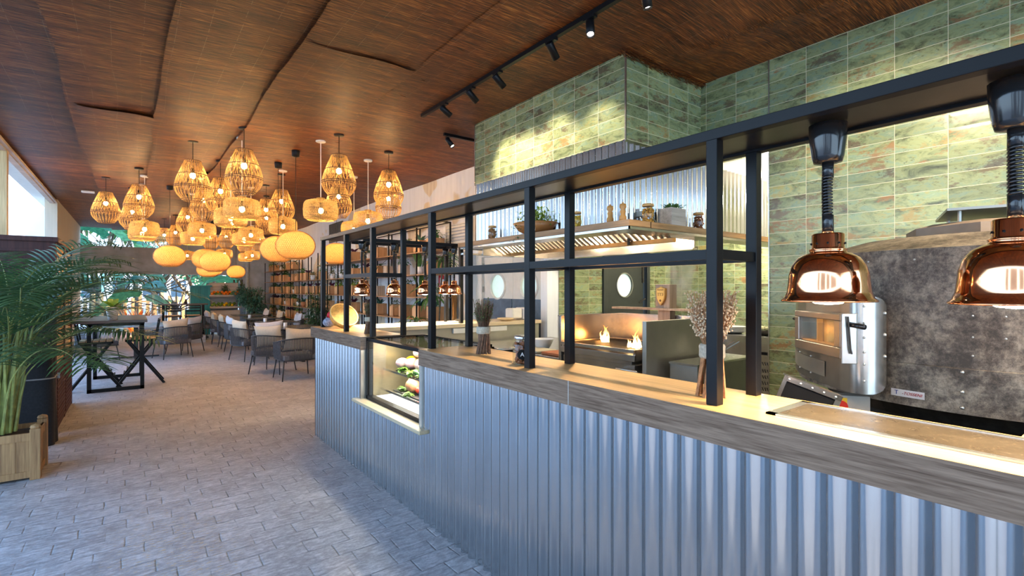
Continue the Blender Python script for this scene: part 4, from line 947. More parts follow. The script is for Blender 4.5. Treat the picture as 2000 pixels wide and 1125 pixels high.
# ---------------- dried bundles
def bundle(label,loc,h,rs,rt,top,n=120,stemm='stems',flower='leafo',seed=1,hang=False):
    rr=random.Random(seed); t=thing('dried_bundle',label,'dried flowers',loc)
    b=MB(); zt=h*.42
    for i in range(46):
        a=rr.uniform(0,2*PI); q=math.sqrt(rr.uniform(0,1)); x0=rs*1.15*q*math.cos(a); y0=rs*1.15*q*math.sin(a); x1=rs*.75*q*math.cos(a+.5); y1=rs*.75*q*math.sin(a+.5)
        b.tube([(x0,y0,0),(x1,y1,zt)],.0032+rr.random()*.002,5)
    b.build('stalks',M[stemm],t)
    b=MB(); b.lathe([(rs*.9,h*.36),(rs*.98,h*.38),(rs*.95,h*.43),(rs*.98,h*.47),(rs*.9,h*.49)],n=20); b.build('wrap',M['twine'],t,True)
    b=MB(); f=MB()
    for i in range(n):
        a=rr.uniform(0,2*PI); q=math.sqrt(rr.random()); L=h*rr.uniform(.25,.54); x=rt*q*math.cos(a); y=rt*q*math.sin(a); z1=h*.46+L
        p0=V((rs*.6*q*math.cos(a),rs*.6*q*math.sin(a),h*.45)); p1=V((x*(.7+.5*L/h),y*(.7+.5*L/h),z1))
        b.tube([p0,(p0+p1)/2+V((0,0,.01)),p1],.0011,3,False)
        for k in range(5 if top=='leaf' else 6):
            s=rr.uniform(.35,1); p=p0.lerp(p1,s)+V((rr.gauss(0,.006),rr.gauss(0,.006),0))
            if top=='leaf': f.leaf(p,(rr.gauss(0,1),rr.gauss(0,1),rr.uniform(0,1)),.014,.009,.3,2)
            else: f.ball(p,.0036,5,4)
    b.build('sprigs',M[stemm],t); f.build('flower_heads',M[flower],t)
    return t
bundle('dried olive coloured bundle wrapped in twine between two posts of the frame',(1.705,2.53,ZT),.335,.045,.07,'leaf',260,'stems','leafo',1)
bundle('large pale dried flower bundle wrapped in twine behind the nearest front post',(1.69,1.01,ZT),.39,.047,.10,'ball',330,'stems2','driedflower',2)
bundle('dark brown dried bundle on the far worktop beside the display case',(1.66,4.27,ZT),.30,.04,.055,'leaf',160,'stems','leafo',3)
# ---------------- swing-top jar on worktop
def jar(label,loc,k,fill,lid,group=None,lab=False,seed=1):
    rr=random.Random(seed); t=thing('storage_jar',label,'jar',loc,0,group)
    b=MB(); pr=[(.045,0),(.05,.006),(.05,.095),(.045,.11),(.038,.118),(.038,.13)]
    b.open_lathe([(r*k,z*k) for r,z in pr],n=24); b.lathe([(0,.001*k),(.049*k,.002*k)],n=24); b.build('glass',M['jarglass'],t,True)
    b=MB()
    for i in range(150): a=rr.uniform(0,6.3); q=math.sqrt(rr.random())*.038*k; b.ball((q*math.cos(a),q*math.sin(a),rr.uniform(.008,.115)*k),.0095*k,6,4,(rr.uniform(.6,1.5),1,rr.uniform(.6,1.3)))
    b.build('contents',fill,t)
    b=MB(); b.lathe([(.041*k,.13*k),(.043*k,.133*k),(.043*k,.145*k),(.038*k,.150*k),(0,.150*k)],n=24); b.build('lid',lid,t,True)
    if lab:
        b=MB(); 
        b.lathe([(0,0),(.026*k,0)],n=24,M=facing((-.0504*k*.6,-.0504*k*.8,.055*k),(-.6,-.8,0))); l=b.build('round_label',M['black'],t); text('A',.03*k,facing((-.0512*k*.6,-.0512*k*.8,.055*k),(-.6,-.8,0)),M['whiteflat'],l,'letter',.0003)
    return t
mm=simple('dark_dried_fruit',(.28,.09,.03),.5,var=.6,nscale=60); pas=simple('yellow_pasta',(.85,.52,.06),.5,var=.3,nscale=50); pas2=simple('orange_pasta',(.75,.36,.06),.5,var=.4,nscale=50); nut=simple('brown_nuts',(.45,.22,.08),.6,var=.5,nscale=60); cork=simple('bamboo_lid',(.62,.36,.13),.6)
jar('glass jar with round black letter label beside a post on the near worktop',(1.625,2.05,ZT),1.0,mm,M['steel3'],None,True,1)
jz=2.022
jar('jar of brown nuts furthest left on the hood shelf',(3.03,4.33,jz),1.0,nut,cork,None,False,2)
jar('jar of bright yellow pasta on hood shelf beside the pepper mills',(3.03,3.07,jz),.95,pas,cork,None,False,3)
jar('jar of orange pasta on hood shelf right of the pepper mills',(3.30,2.53,jz),1.1,pas2,cork,None,False,4)
jar('jar of dark dried mushrooms furthest right on the hood shelf',(4.00,2.52,jz),1.05,mm,cork,None,False,5)
for k,(y,l) in enumerate(((2.69,'left turned wooden pepper mill on the hood shelf corner'),(2.56,'right turned wooden pepper mill on the hood shelf corner'))):
    b=MB(); b.lathe([(.0,0),(.028,0),(.028,.04),(.018,.06),(.024,.085),(.016,.098),(.028,.115),(.024,.14),(.006,.147),(.006,.155),(0,.158)],n=20); o=b.build('pepper_mill',simple('mill_wood',(.62,.30,.08),.35) if k==0 else D.materials['mill_wood'],smooth=True); tag(o,l,'pepper mill',loc=(3.03,y,jz))
# ---------------- basket + red things on far worktop
t=thing('round_basket','shallow round woven basket tilted on the far worktop','basket',(1.70,5.07,ZT)); Mt=Matrix.Translation((0,0,.115))@V((.12,-.72,.62)).to_track_quat('Z','Y').to_matrix().to_4x4()
b=MB(); b.open_lathe([(.0,-.03),(.115,-.03),(.135,.03),(.141,.034),(.146,.028),(.125,-.036),(0,-.036)],n=36); b.v=[tuple(Mt@V(p)) for p in b.v]; b.build('bowl',M['drum'],t,True)
b=MB(); b.tube([Mt@V((.141*math.cos(2*PI*i/30),.141*math.sin(2*PI*i/30),.032)) for i in range(30)],.007,6,False,True); b.build('rim',simple('basket_rim',(.75,.45,.15),.5),t,True)
b=MB(); b.ball((0,0,.05),.05,12,8,(1.3,1,1)); b.ball((.03,.05,.04),.04,10,6); o=b.build('cloth_bundle',simple('patterned_blue_cloth',(.30,.32,.40),.9,var=.5,nscale=60),smooth=True); tag(o,'crumpled blue grey patterned cloth beside the tilted basket','cloth',loc=(1.62,5.27,ZT))
b=MB(); b.ball((0,0,.0),.035,12,8); o=b.build('red_ball',M['red'],smooth=True); tag(o,'round red ornament on the cloth behind the tilted basket','ornament',loc=(1.63,5.26,ZT+.125))
#@@LAMPS
# ================================================================== TRACK LIGHTS
def track(label,p0,p1,heads,group=None):
    t=thing('track_light',label,'track light',(0,0,0))
    b=MB(); b.bar(p0,p1,.034,.034); b.build('rail',M['black'],t)
    for (x,y,tx,ty,tz,lit,on) in heads:
        z=p0[2]-.017; pv=V((x,y,z-.06)); d_=(V((tx,ty,tz))-pv).normalized()
        b=MB(); b.box((x-.02,y-.05,z-.014),(x+.02,y+.05,z)); b.tube([(x,y,z),pv],.006,6); b.build('adapter',M['black'],t)
        q=d_.to_track_quat('Z','Y').to_matrix().to_4x4(); q=Matrix.Translation(pv)@q
        b=MB(); b.lathe([(0,-.045),(.028,-.045),(.03,-.04),(.03,.085),(.026,.085),(.024,.06),(0,.06)],n=20,M=q); h=b.build('spot_head',M['black'],t,True)
        b=MB(); b.lathe([(0,.072),(.022,.072)],n=16,M=q); b.build('lens',M['led'] ,h)
        light('SPOT','track_spot',pv+d_*.10,on,(1,.83,.60),.02,spot=dg(62),target=(tx,ty,tz),blend=.8)
M['dim']=simple('reflection_panel',(.30,.31,.33),.9,nscale=2)  # for the unseen panels added to shape reflections in the counter cladding
for i,(y0,y1) in enumerate(((-5.5,-3.2),(-2.4,-1.5),(-.9,.5),(1.0,1.5))):  # unseen panels added so the corrugated ribs reflect alternating dark and bright
    b=MB(); b.box((-5.2,y0,-.1),(-5.0,y1,4.5)); struct(b.build('added_reflection_panel_%d'%i,M['dim']))
b=MB(); b.box((-5.25,-5.5,-.1),(-5.2,2,.9)); struct(b.build('added_reflection_low_panel',M['dim']))  # unseen low panel, added for the same reflections
track('long black track with spotlights running along the ceiling above the counter',(2.52,4.94,3.40),(2.52,-1.6,3.40),
 [(2.52,4.45,3.19,4.2,2.75,1,60),(2.52,3.95,3.19,3.9,2.75,1,42),(2.52,3.52,3.19,3.5,2.8,1,42),(2.52,2.82,3.19,2.95,2.7,1,30),(2.52,2.42,1.9,1.7,1.1,1,190),(2.52,1.0,4.2,1.2,2.3,1,120),(2.52,.2,4.2,.3,2.2,1,110),(2.52,1.95,3.1,1.9,.9,1,130),(2.52,-.8,2.9,.2,1.2,1,230)])  # heads out of view are added to brighten right wall, kitchen and oven
track('short black track with one spotlight beside the tiled chimney',(3.03,5.36,3.40),(3.62,5.36,3.40),[(3.10,5.36,3.4,4.9,2.6,1,14)])
# ================================================================== PENDANT LAMPS
def ring_pts(r,z,n=28): return [(r*math.cos(2*PI*i/n),r*math.sin(2*PI*i/n),z) for i in range(n)]
def jprof(z):
    P=[(0,.095),(.03,.135),(.10,.190),(.19,.207),(.30,.175),(.42,.13),(.52,.085)]
    for (a,r0),(c,r1) in zip(P,P[1:]):
        if z<=c:
            s=(z-a)/(c-a); s=s; return r0+(r1-r0)*s
    return P[-1][1]
def smooth_prof(f,z,h=.03): return (f(max(0,z-h))+f(z)+f(min(.52,z+h)))/3
def cord_and_rose(t,ztop,zc,white,cup=False):
    m=M['cordw'] if white else M['black']
    b=MB(); b.tube([(0,0,ztop),(0,0,zc)],.006 if white else .004,5); b.build('cord',m,t)
    b=MB()
    if cup: b.lathe([(.012,zc-.10),(.05,zc-.09),(.055,zc-.01),(.05,zc)],n=16)
    else: b.lathe([(.0,zc-.028),(.05,zc-.028),(.062,zc-.022),(.062,zc)],n=20)
    b.build('ceiling_rose',M['black'] if (cup or not white) else M['rosew'],t,True)
def bulbp(t,z):
    b=MB(); b.ball((0,0,z),.032,12,8,(1,1,1.15)); b.build('bulb',M['bulb'],t,True)
    b=MB(); b.tube([(0,0,z+.03),(0,0,z+.10)],.018,8); b.build('socket',M['black'],t,True)
def make_jar():
    rr=random.Random(11); t=thing('jar_lamp','x','pendant lamp',(0,0,2.635))
    b=MB(); N=26
    for i in range(N):
        for s in (-1,1):
            pts=[];a0=2*PI*i/N
            for k in range(14):
                z=.52*k/13; zig=.10*(1-abs((k%4)-2)/2)*s*(1 if z>.18 else .5); r=smooth_prof(jprof,z)
                pts.append(((r+.002*s)*math.cos(a0+zig+rr.gauss(0,.012)),(r+.002*s)*math.sin(a0+zig),z))
            b.tube(pts,.0032,3,False)
    for i in range(90):
        a=rr.uniform(0,2*PI); z=rr.uniform(.14,.40); pts=[]
        for k in range(5):
            r=smooth_prof(jprof,min(.52,z))-.004; pts.append((r*math.cos(a),r*math.sin(a),z)); a+=rr.gauss(0,.05); z+=.028
        b.tube(pts,.0026,3,False)
    b.build('woven_strands',M['rattan'],t)
    for z in (.0,.02,.17,.19,.34,.52):
        b=MB(); b.tube(ring_pts(smooth_prof(jprof,z)+.003,z),.0045,5,False,True); b.build('ring',M['rattan_dk'],t)
    b=MB(); 
    for a in (0,PI/2): b.tube([(-.085*math.cos(a),-.085*math.sin(a),.52),(.085*math.cos(a),.085*math.sin(a),.52)],.003,4)
    b.build('hanger',M['rattan_dk'],t)
    bulbp(t,.33); cord_and_rose(t,.43,3.425-2.635,False); return t
def make_drum():
    rr=random.Random(12); t=thing('drum_lamp','x','pendant lamp',(0,0,2.395))
    P=[(.0,.165),(.02,.195),(.05,.208),(.13,.212),(.20,.205),(.235,.185),(.252,.13),(.258,.07)]
    def pr(s):
        s=s*(len(P)-1); i=min(len(P)-2,int(s)); f_=s-i; return P[i][1]+(P[i+1][1]-P[i][1])*f_, P[i][0]+(P[i+1][0]-P[i][0])*f_
    b=MB(); N=62
    for i in range(N):
        for s in (-1,1):
            a0=2*PI*(i+(.5 if s>0 else 0))/N; pts=[]
            for k in range(15):
                r,z=pr(k/14); zz=.055*math.sin(k*1.15+(0 if s>0 else PI)); pts.append(((r+.0015*s)*math.cos(a0+zz),(r+.0015*s)*math.sin(a0+zz),z+rr.gauss(0,.001)))
            b.tube(pts,.0036,3,False)
    b.build('woven_strands',M['drum'],t)
    for r,z in ((.166,0),(.20,.022),(.07,.258)):
        b=MB(); b.tube(ring_pts(r,z),.005,5,False,True); b.build('ring',M['drum'],t)
    b=MB(); b.lathe([(.055,.255),(.06,.27),(.05,.285),(.0,.285)],n=14); b.build('neck',M['drum'],t,True)
    bulbp(t,.12); cord_and_rose(t,.25,3.425-2.395,True); return t
def make_oval():
    rr=random.Random(13); t=thing('oval_lamp','x','pendant lamp',(0,0,1.92))
    def pt(th,ph,k=1):  # ph 0 bottom..1 top
        e=-1.12+ph*2.45; e=max(-1.12,min(1.30,e)); return (k*.258*math.cos(e)*math.cos(th),k*.258*math.cos(e)*math.sin(th),.185+.205*math.sin(e)*k)
    b=MB(); N=56
    for i in range(N):
        for s in (-1,1):
            th0=2*PI*i/N; L=[pt(th0+s*1.1*k/16,k/16,1+.006*s) for k in range(17)]
            for a,c in zip(L,L[1:]):
                a=V(a);c=V(c); w_=(c-a).cross(a-V((0,0,.185))).normalized()*.0045
                b.add([a-w_,a+w_,c+w_,c-w_],[(0,1,2,3)])
    b.build('woven_strips',M['bamboo'],t)
    b=MB(); b.grid(lambda u,v:pt(2*PI*u,v,.95),32,12); b.build('liner',M['liner'],t,True)
    b=MB(); b.tube(ring_pts(.258*math.cos(1.12)+.001,.185-.205*math.sin(1.12)),.005,5,False,True); b.build('ring',M['drum'],t)
    bulbp(t,.28); cord_and_rose(t,.37,3.425-1.92,False,True); return t
lamps=[('jar',-.37,10.96),('jar',.075,9.87),('drum',.155,10.48),('drum',.134,11.35),('jar',-.015,11.87),('oval',.54,11.13),('jar',.613,7.61),('jar',1.05,6.64),('drum',1.10,7.11),('drum',1.11,8.09),
('jar',1.04,8.57),('jar',.93,9.6),('jar',.88,12.03),('drum',.95,10.11),('drum',.954,11.85),('jar',.67,16.4),('jar',.87,15.5),('drum',1.30,17.9),('jar',1.73,16.25),('jar',2.05,15.78),
('oval',1.166,11.64),('oval',1.217,10.73,-.09),('oval',atY(406.5,14.6),14.6,-.11),('oval',atY(416,15.9),15.9,-.03),('oval',atY(461,17.4),17.4,-.07),('drum',2.09,16.4),('jar',2.73,17.2),('drum',2.85,17.75),('drum',2.86,16.7),
('drum',1.762,10.42),('drum',1.79,11.36),('jar',2.96,16.2),('jar',1.75,12.6),('jar',1.95,10.04),('jar',1.97,8.94),('drum',1.93,8.655),('oval',1.75,8.145),('oval',1.79,7.295),('jar',2.03,6.21),('drum',1.93,6.62),
('drum',2.78,7.19),('jar',2.85,6.6),('jar',3.286,7.62),('jar',2.592,7.94),('drum',3.0,8.4),('oval',3.04,9.44,.06),('jar',2.18,11.2)]
protos={'jar':make_jar(),'drum':make_drum(),'oval':make_oval()}; used=set(); cnt={}
BZ={'jar':2.635,'drum':2.395,'oval':1.92}
DS={'jar':'tapered open rattan lamp','drum':'short round woven seagrass lamp','oval':'glowing flattened bamboo ball lamp'}
RW=['leftmost row','second row from left','third row from left','row nearest the plant wall']
OR=['first','second','third','fourth','fifth','sixth','seventh','eighth','ninth','tenth','eleventh','twelfth']
for L in sorted(lamps,key=lambda l:l[2]):
    k,x,y=L[:3]; dz=L[3] if len(L)>3 else 0
    row=0 if x<.45 else 1 if x<1.4 else 2 if x<2.45 else 3
    cnt[(k,row)]=cnt.get((k,row),0)+1
    lab='%s, %s from the front in the %s'%(DS[k],OR[cnt[(k,row)]-1],RW[row])
    g='hanging lamps above the dining area'; rz=R.uniform(0,6)
    if k not in used: o=protos[k]; used.add(k); o.location=(x,y,BZ[k]+dz); o['label']=lab; o['group']=g; o.rotation_euler=(0,0,rz); kidcache=None
    else: o=dup(protos[k],(x,y,BZ[k]+dz),rz,lab,g)
# ================================================================== DINING FURNITURE
def make_chair():
    t=thing('lounge_chair','x','chair'); hw,hd=.28,.27
    def U(s,z,k=1):  # s 0..1 around left arm, back, right arm ; front is +Y
        L=[(-hw*k,.27),(-hw*k,-hd*k+.12),(-hw*k+.12,-hd*k),(hw*k-.12,-hd*k),(hw*k,-hd*k+.12),(hw*k,.27)]
        d_=[0]
        for a,c in zip(L,L[1:]): d_.append(d_[-1]+math.dist(a,c))
        q=s*d_[-1]
        for i in range(5):
            if q<=d_[i+1]+1e-9:
                f_=(q-d_[i])/(d_[i+1]-d_[i]); x=L[i][0]+(L[i+1][0]-L[i][0])*f_; y=L[i][1]+(L[i+1][1]-L[i][1])*f_; return (x,y,z)
        return (*L[-1],z)
    zt=lambda s: .60+.09*math.sin(PI*s)**1.5
    b=MB(); N=62
    for i in range(N):
        s=(i+.5)/N; p=V(U(s,.33)); q=V(U(s,zt(s),1.06)); b.tube([p,(p+q)/2+V((p.x,p.y,0))*.02,q],.0058,4,False)
    b.build('rope_back',M['rope'],t)
    b=MB(); b.tube([U(i/20,zt(i/20),1.06) for i in range(21)],.011,6); b.tube([U(i/20,.33) for i in range(21)],.011,6); b.box((-hw,.25,.32),(hw,.27,.34)); b.build('frame',M['legsteel'],t,True)
    b=MB(); b.box((-hw+.02,-hd+.02,.33),(hw-.02,.28,.42)); b.build('seat',simple('dark_seat_pad',(.13,.13,.14),.9,nscale=40),t,bevel=.02)
    for sx in (-1,1):
        for sy,y0 in ((-1,-.2),(1,.24)):
            b=MB(); b.tube([(sx*.25,y0,.33),(sx*.29,y0+sy*.05,0)],[.013,.009],7); b.build('leg',M['legsteel'],t,True)
    return t
def make_cushion(mat,name='cushion'):
    t=D.objects.new
    b=MB()
    def f(sg):
        def g(u,v):
            x=(u*2-1);y=(v*2-1); th=.075*((1-x**4)*(1-y**4))**.6; px=.26*x*(1-.10*(1-y*y)*abs(x)); pz=.20*y*(1-.12*(1-x*x)*abs(y))
            return (px,sg*th+.004*math.sin(x*9+y*5),pz+.20)
        return g
    b.grid(f(1),14,10); b.grid(f(-1),14,10)
    return b.build(name,mat,smooth=True)
chair0=make_chair(); ch_used=[False]
def place_chair(x,y,rz,label):
    g='rope back lounge chairs'
    if not ch_used[0]: ch_used[0]=True; o=chair0; o.location=(x,y,0); o.rotation_euler=(0,0,rz); o['label']=label; o['group']=g; return o
    return dup(chair0,(x,y,0),rz,label,g)
cuA=make_cushion(M['cushA']); cuB=make_cushion(M['cushB']); cu={'A':[cuA,False],'B':[cuB,False]}
def place_cushion(k,x,y,z,rz,label,lean=-.3):
    p=cu[k]
    if p[1]: o=p[0].copy(); COL.objects.link(o)
    else: o=p[0]; p[1]=True
    o.location=(x,y,z); o.rotation_euler=(lean,R.uniform(-.12,.12),rz); o['label']=label; o['category']='cushion'; o['group']='cushions on the lounge chairs'
def seat(x,y,rz,chl,cul=None,k='A',off=.10,dx=0):
    place_chair(x,y,rz,chl)
    if cul:
        s,c=math.sin(rz),math.cos(rz); lx,ly=dx,-off-.03; place_cushion(k,x+lx*c-ly*s,y+lx*s+ly*c,.47,rz,cul,.22)
F=-PI/2 # facing +X
seat(2.20,8.93,.05,'rope back chair with its back to camera, nearest the counter end','beige cushion on the chair nearest the counter end','B')
seat(2.00,9.78,-.75,'rope back chair angled beside the nearest one, second along the aisle','tan cushion tipped on the second chair along the aisle','B',.02)
seat(2.22,11.1,-.15,'rope back chair facing away in front of the second table','white cushion on the chair before the second table','A')
seat(1.95,11.85,-1.2,'rope back chair third along the aisle edge','beige cushion on the third aisle chair','B')
seat(2.02,13.45,F+.1,'rope back chair fourth along the aisle edge','pale cushion on the fourth aisle chair','A')
seat(2.00,14.6,F,'rope back chair fifth along the aisle edge','beige cushion on the fifth aisle chair','B')
seat(1.98,16.0,F-.1,'rope back chair sixth along the aisle edge','beige cushion on the sixth aisle chair','B')
seat(1.98,17.6,F,'rope back chair furthest along the aisle edge','pale cushion on the furthest aisle chair','A')
seat(3.45,10.6,PI/2,'rope back chair on wall side of the nearest table','white cushion on wall side of the nearest table','A')
seat(3.45,12.45,PI/2+.1,'rope back chair on wall side of the second table','large white cushion on wall side of the second table','A')
seat(3.42,14.4,PI/2,'rope back chair on wall side of the third table','pale grey cushion on wall side of the third table','A')
seat(3.35,16.2,PI/2,'rope back chair on wall side of the fourth table','beige cushion on wall side of the fourth table','B')
seat(3.30,17.9,PI/2,'rope back chair furthest back on the wall side','pale grey cushion furthest back on the wall side','A')
seat(.70,13.20,.35,'rope back chair with its back to camera right of the high table','cream cushion on the chair right of the high table','B')
seat(1.00,14.10,.9,'rope back chair behind the one right of the high table','white cushion on the rear chair right of the high table','A')
seat(-.62,13.45,-1.0,'rope back chair seen under the high table at left','white cushion on the chair under the high table','A')
seat(.35,15.3,PI,'rope back chair on the far side of the pale table','grey cushion on the far side of the pale table','A')
def make_table(w,l,z,mat,label):
    t=thing('dining_table',label,'table')
    b=MB(); b.box((-w/2,-l/2,z-.025),(w/2,l/2,z)); b.build('tabletop',mat,t,bevel=.003)
    b=MB(); b.box((-.04,-.04,.02),(.04,.04,z-.025)); b.build('column',M['legsteel'],t)
    b=MB(); b.box((-w*.36,-.03,0),(w*.36,.03,.03)); b.box((-.03,-l*.36,0),(.03,l*.36,.03)); b.build('foot',M['legsteel'],t); return t
tb=make_table(.8,.9,.72,M['tabletop'],'grey dining table tucked behind the counter end'); tb.location=(2.95,9.25,0)
OT=['nearest the counter, with a small white candle','second along the plant wall, with a candle','third along the plant wall, with a candle','furthest along the plant wall']
for i,y in enumerate((11.1,13.1,15.1,17.1)):
    o=dup(tb,(2.80,y,0),0,'square dining table '+OT[i]); o['category']='table'
    if i<3:
        b=MB(); b.lathe([(0,0),(.035,0),(.037,.01),(.037,.085),(.032,.085),(.03,.06),(0,.06)],n=16); c=b.build('candle_holder',M['whitepot'],smooth=True); tag(c,'small white candle holder on the '+['nearest','second','third'][i]+' square table','candle holder','candle holders',(2.52,y,.721))
o=make_table(1.15,1.25,.72,M['pale'],'pale blue-grey low table seen behind the high table at left'); o.location=(.05,13.75,0)
b=MB(); b.lathe([(0,0),(.035,0),(.037,.085),(.03,.06),(0,.06)],n=16); c=b.build('candle_holder',M['whitepot'],smooth=True); tag(c,'small white holder on the low table behind the high table','candle holder',None,(.02,13.3,.721))
# high table
t=thing('high_table','tall black framed table with dark wood top at left of the walkway','table',(0,0,0))
b=MB(); b.box((-.74,9.2,1.01),(.17,10.95,1.05)); b.build('tabletop',M['darkwood'],t,bevel=.003)
for y in (9.40,10.80):
    b=MB(); 
    for a,c in (((-.53,y-.02,0),(-.48,y+.02,1.01)),((.085,y-.02,0),(.135,y+.02,1.01)),((-.53,y-.02,0),(.135,y+.02,.05)),((-.53,y-.02,.96),(.135,y+.02,1.01))): b.box(a,c)
    b.build('leg_frame',M['black'],t)
b=MB(); b.box((-.60,9.35,.985),(.14,9.39,1.01)); b.build('brace',M['black'],t)
def bar_stool(x,y,rz,label):
    t=thing('bar_stool',label,'stool',(x,y,0),rz)  # faces +X locally
    for i in range(5):
        b=MB(); b.box((-.19+i*.078,-.2,.715),(-.19+i*.078+.066,.2,.735)); b.build('seat_slat',M['slat'],t)
    b=MB(); b.box((-.2,-.2,.685),(.2,-.18,.715)); b.box((-.2,.18,.685),(.2,.2,.715)); b.box((-.2,-.2,.685),(-.18,.2,.715)); b.box((.18,-.2,.685),(.2,.2,.715)); b.build('seat_frame',M['black'],t)
    for sy in (-.17,.17):
        for s in (-1,1):
            b=MB(); b.bar((s*.17,sy,.69),(-s*.30,sy+.03*(1 if sy>0 else -1),0),.025,.035); b.build('leg',M['black'],t)
    for i,(x_,z_) in enumerate(((.17,.25),(.13,.31),(.21,.19))):
        b=MB(); b.bar((x_,-.17,z_),(x_,.17,z_),.02,.02); b.build('footrest',M['black'],t)
    for sy in (-.18,.18):
        b=MB(); b.bar((-.19,sy,.69),(-.24,sy,1.02),.02,.02); b.build('back_upright',M['black'],t)
    for z in (.86,.95,1.01):
        b=MB(); b.bar((-.225-(z-.86)*.1,-.18,z),(-.225-(z-.86)*.1,.18,z),.008,.035,(0,0,1)); b.build('back_rail',M['black'],t)
    return t
bar_stool(.10,9.95,PI,'black folding bar stool with wooden seat at right of the high table'); bar_stool(-.44,9.80,0,'black folding bar stool behind palm fronds at left of the high table')
#@@PLANTS
# ================================================================== PLANTS
def fol_spiky(b,n,L,w,droop,base=(0,0,0),up=.9,rr=None):
    for i in range(n):
        a=rr.uniform(0,2*PI); e=rr.uniform(.15,1.6)*up; b.leaf((base[0],base[1],base[2]),(math.cos(a),math.sin(a),e),L*rr.uniform(.65,1.1),w,droop*rr.uniform(.5,1.4),5,fold=.3)
def fol_bush(b,n,R3,c,ls,lw,rr,shell=.5):
    for i in range(n):
        u=V((rr.gauss(0,1),rr.gauss(0,1),rr.gauss(0,1))).normalized(); q=rr.uniform(shell,1)
        p=V((c[0]+u.x*R3[0]*q,c[1]+u.y*R3[1]*q,c[2]+u.z*R3[2]*q)); b.leaf(p,(u+V((rr.gauss(0,.5),rr.gauss(0,.5),rr.gauss(0,.4)))),ls*rr.uniform(.7,1.3),lw,.5,2,fold=.2)
def shelf_plant(kind,pot,label):
    rr=random.Random(hash(kind)%1000 if False else sum(map(ord,kind))); t=thing('potted_plant',label,'plant'); 
    if pot=='box': 
        b=MB(); w_,l_,h_=.10,.13,.22
        for a,c in (((-w_,-l_,0),(w_,l_,.012)),((-w_,-l_,0),(-w_+.012,l_,h_)),((w_-.012,-l_,0),(w_,l_,h_)),((-w_,-l_,0),(w_,-l_+.012,h_)),((-w_,l_-.012,0),(w_,l_,h_)),((-w_+.01,-l_+.01,h_-.03),(w_-.01,l_-.01,h_-.025))): b.box(a,c)
        b.build('box',M['boxwood'],t); z=.20
    elif pot=='pale':
        b=MB(); b.box((-.085,-.085,0),(.085,.085,.20)); b.build('box',M['boxpale'],t); z=.2
    else:
        b=MB(); b.lathe([(0,0),(.055,0),(.075,.14),(.07,.14),(.065,.125),(0,.125)],n=16); b.build('pot',M['whitepot'] if pot=='white' else M['terracotta'],t,True); z=.13
    b=MB(); mt='leafg'
    if kind=='spiky': fol_spiky(b,26,.26,.028,1.0,(0,0,z),.9,rr); mt='leafd'
    elif kind=='bushy': fol_bush(b,130,(.13,.17,.10),(0,0,z+.07),.06,.035,rr,.2)
    elif kind=='agave': fol_spiky(b,22,.17,.045,.3,(0,0,z),1.2,rr); mt='leafb'
    elif kind=='purple': fol_spiky(b,20,.20,.06,.8,(0,0,z),1.1,rr); mt='leafp'
    elif kind=='trailing':
        fol_bush(b,70,(.12,.17,.06),(0,0,z+.04),.05,.035,rr,.2)
        for k in range(9):
            a=rr.uniform(-.14,.14); p=V((-.11,a,z))
            for q in range(10): p+=V((rr.gauss(0,.008),rr.gauss(0,.01),-.022)); b.leaf(p,(-1,rr.gauss(0,1),-.3),.04,.03,.3,2)
        mt='leafo'
    elif kind=='fern':
        for i in range(20):
            a=rr.uniform(0,2*PI); d_=V((math.cos(a),math.sin(a),rr.uniform(.5,1.4))).normalized(); p=V((0,0,z))
            for q in range(9):
                d_=(d_+V((0,0,-.16))).normalized(); p=p+d_*.028; s=d_.cross(V((0,0,1))).normalized(); 
                for sg in (-1,1): b.leaf(p,s*sg+d_*.3,.05*(1-q/14),.012,.2,2)
        
    elif kind=='lime': fol_bush(b,90,(.13,.15,.10),(0,0,z+.09),.07,.04,rr,.3); mt='leafy'
    elif kind=='upright':
        for i in range(14): a=rr.uniform(0,6.3); b.leaf((.05*math.cos(a),.05*math.sin(a),z),(math.cos(a)*.35,math.sin(a)*.35,1),.30,.06,.35,4,fold=.3)
        mt='leafg'
    b.build('foliage',M[mt],t); return t
kinds=[('spiky','box'),('bushy','box'),('agave','box'),('purple','box'),('trailing','box'),('fern','pale'),('lime','box'),('upright','white'),('agave','terra'),('bushy','pale'),('spiky','white'),('fern','box'),('trailing','white')]
KD={'spiky':'spiky dark plant','bushy':'bushy green plant','agave':'blue-green succulent','purple':'purple leaved plant','trailing':'trailing olive plant','fern':'feathery fern','lime':'lime green plant','upright':'upright broad leaved plant'}
PD={'box':'orange-brown wooden box','pale':'pale wooden cube','white':'white pot','terra':'terracotta pot'}
pp={}
t=thing('plant_shelf','tall black steel shelving with thin wooden boards along the plaster wall','shelf',(3.85,0,0))
ups=[7.2,7.75,8.30,8.92,9.55,10.3,11.05,11.85,12.65,13.45,14.35,15.3,16.3,17.4,18.6,20.0]
for i,y in enumerate(ups):
    for x in (0,.34):
        b=MB(); b.box((x-.011,y-.011,0),(x+.011,y+.011,2.62 if y<10 else 2.45)); b.build('upright',M['black'],t)
tiers=[.25,.62,.99,1.37,1.755,2.13]
rr=random.Random(21)
segs=[]
for ti,z in enumerate(tiers):
    i=0
    while i<len(ups)-1:
        n=rr.choice([1,2,2,3]); j=min(len(ups)-1,i+n)
        if rr.random()<.86 or z in(1.37,): 
            b=MB(); b.box((-.02,ups[i]-.02,z-.018),(.36,ups[j]+.02,z)); b.build('shelf_board',M['shelfwood'],t); segs.append((ti,z,ups[i],ups[j]))
        i=j
b=MB(); b.box((-.012,7.19,2.60),(.012,10.3,2.62)); b.box((.33,7.19,2.60),(.352,10.3,2.62)); b.box((-.012,7.19,2.60),(.352,7.21,2.62)); b.build('top_rail',M['black'],t)
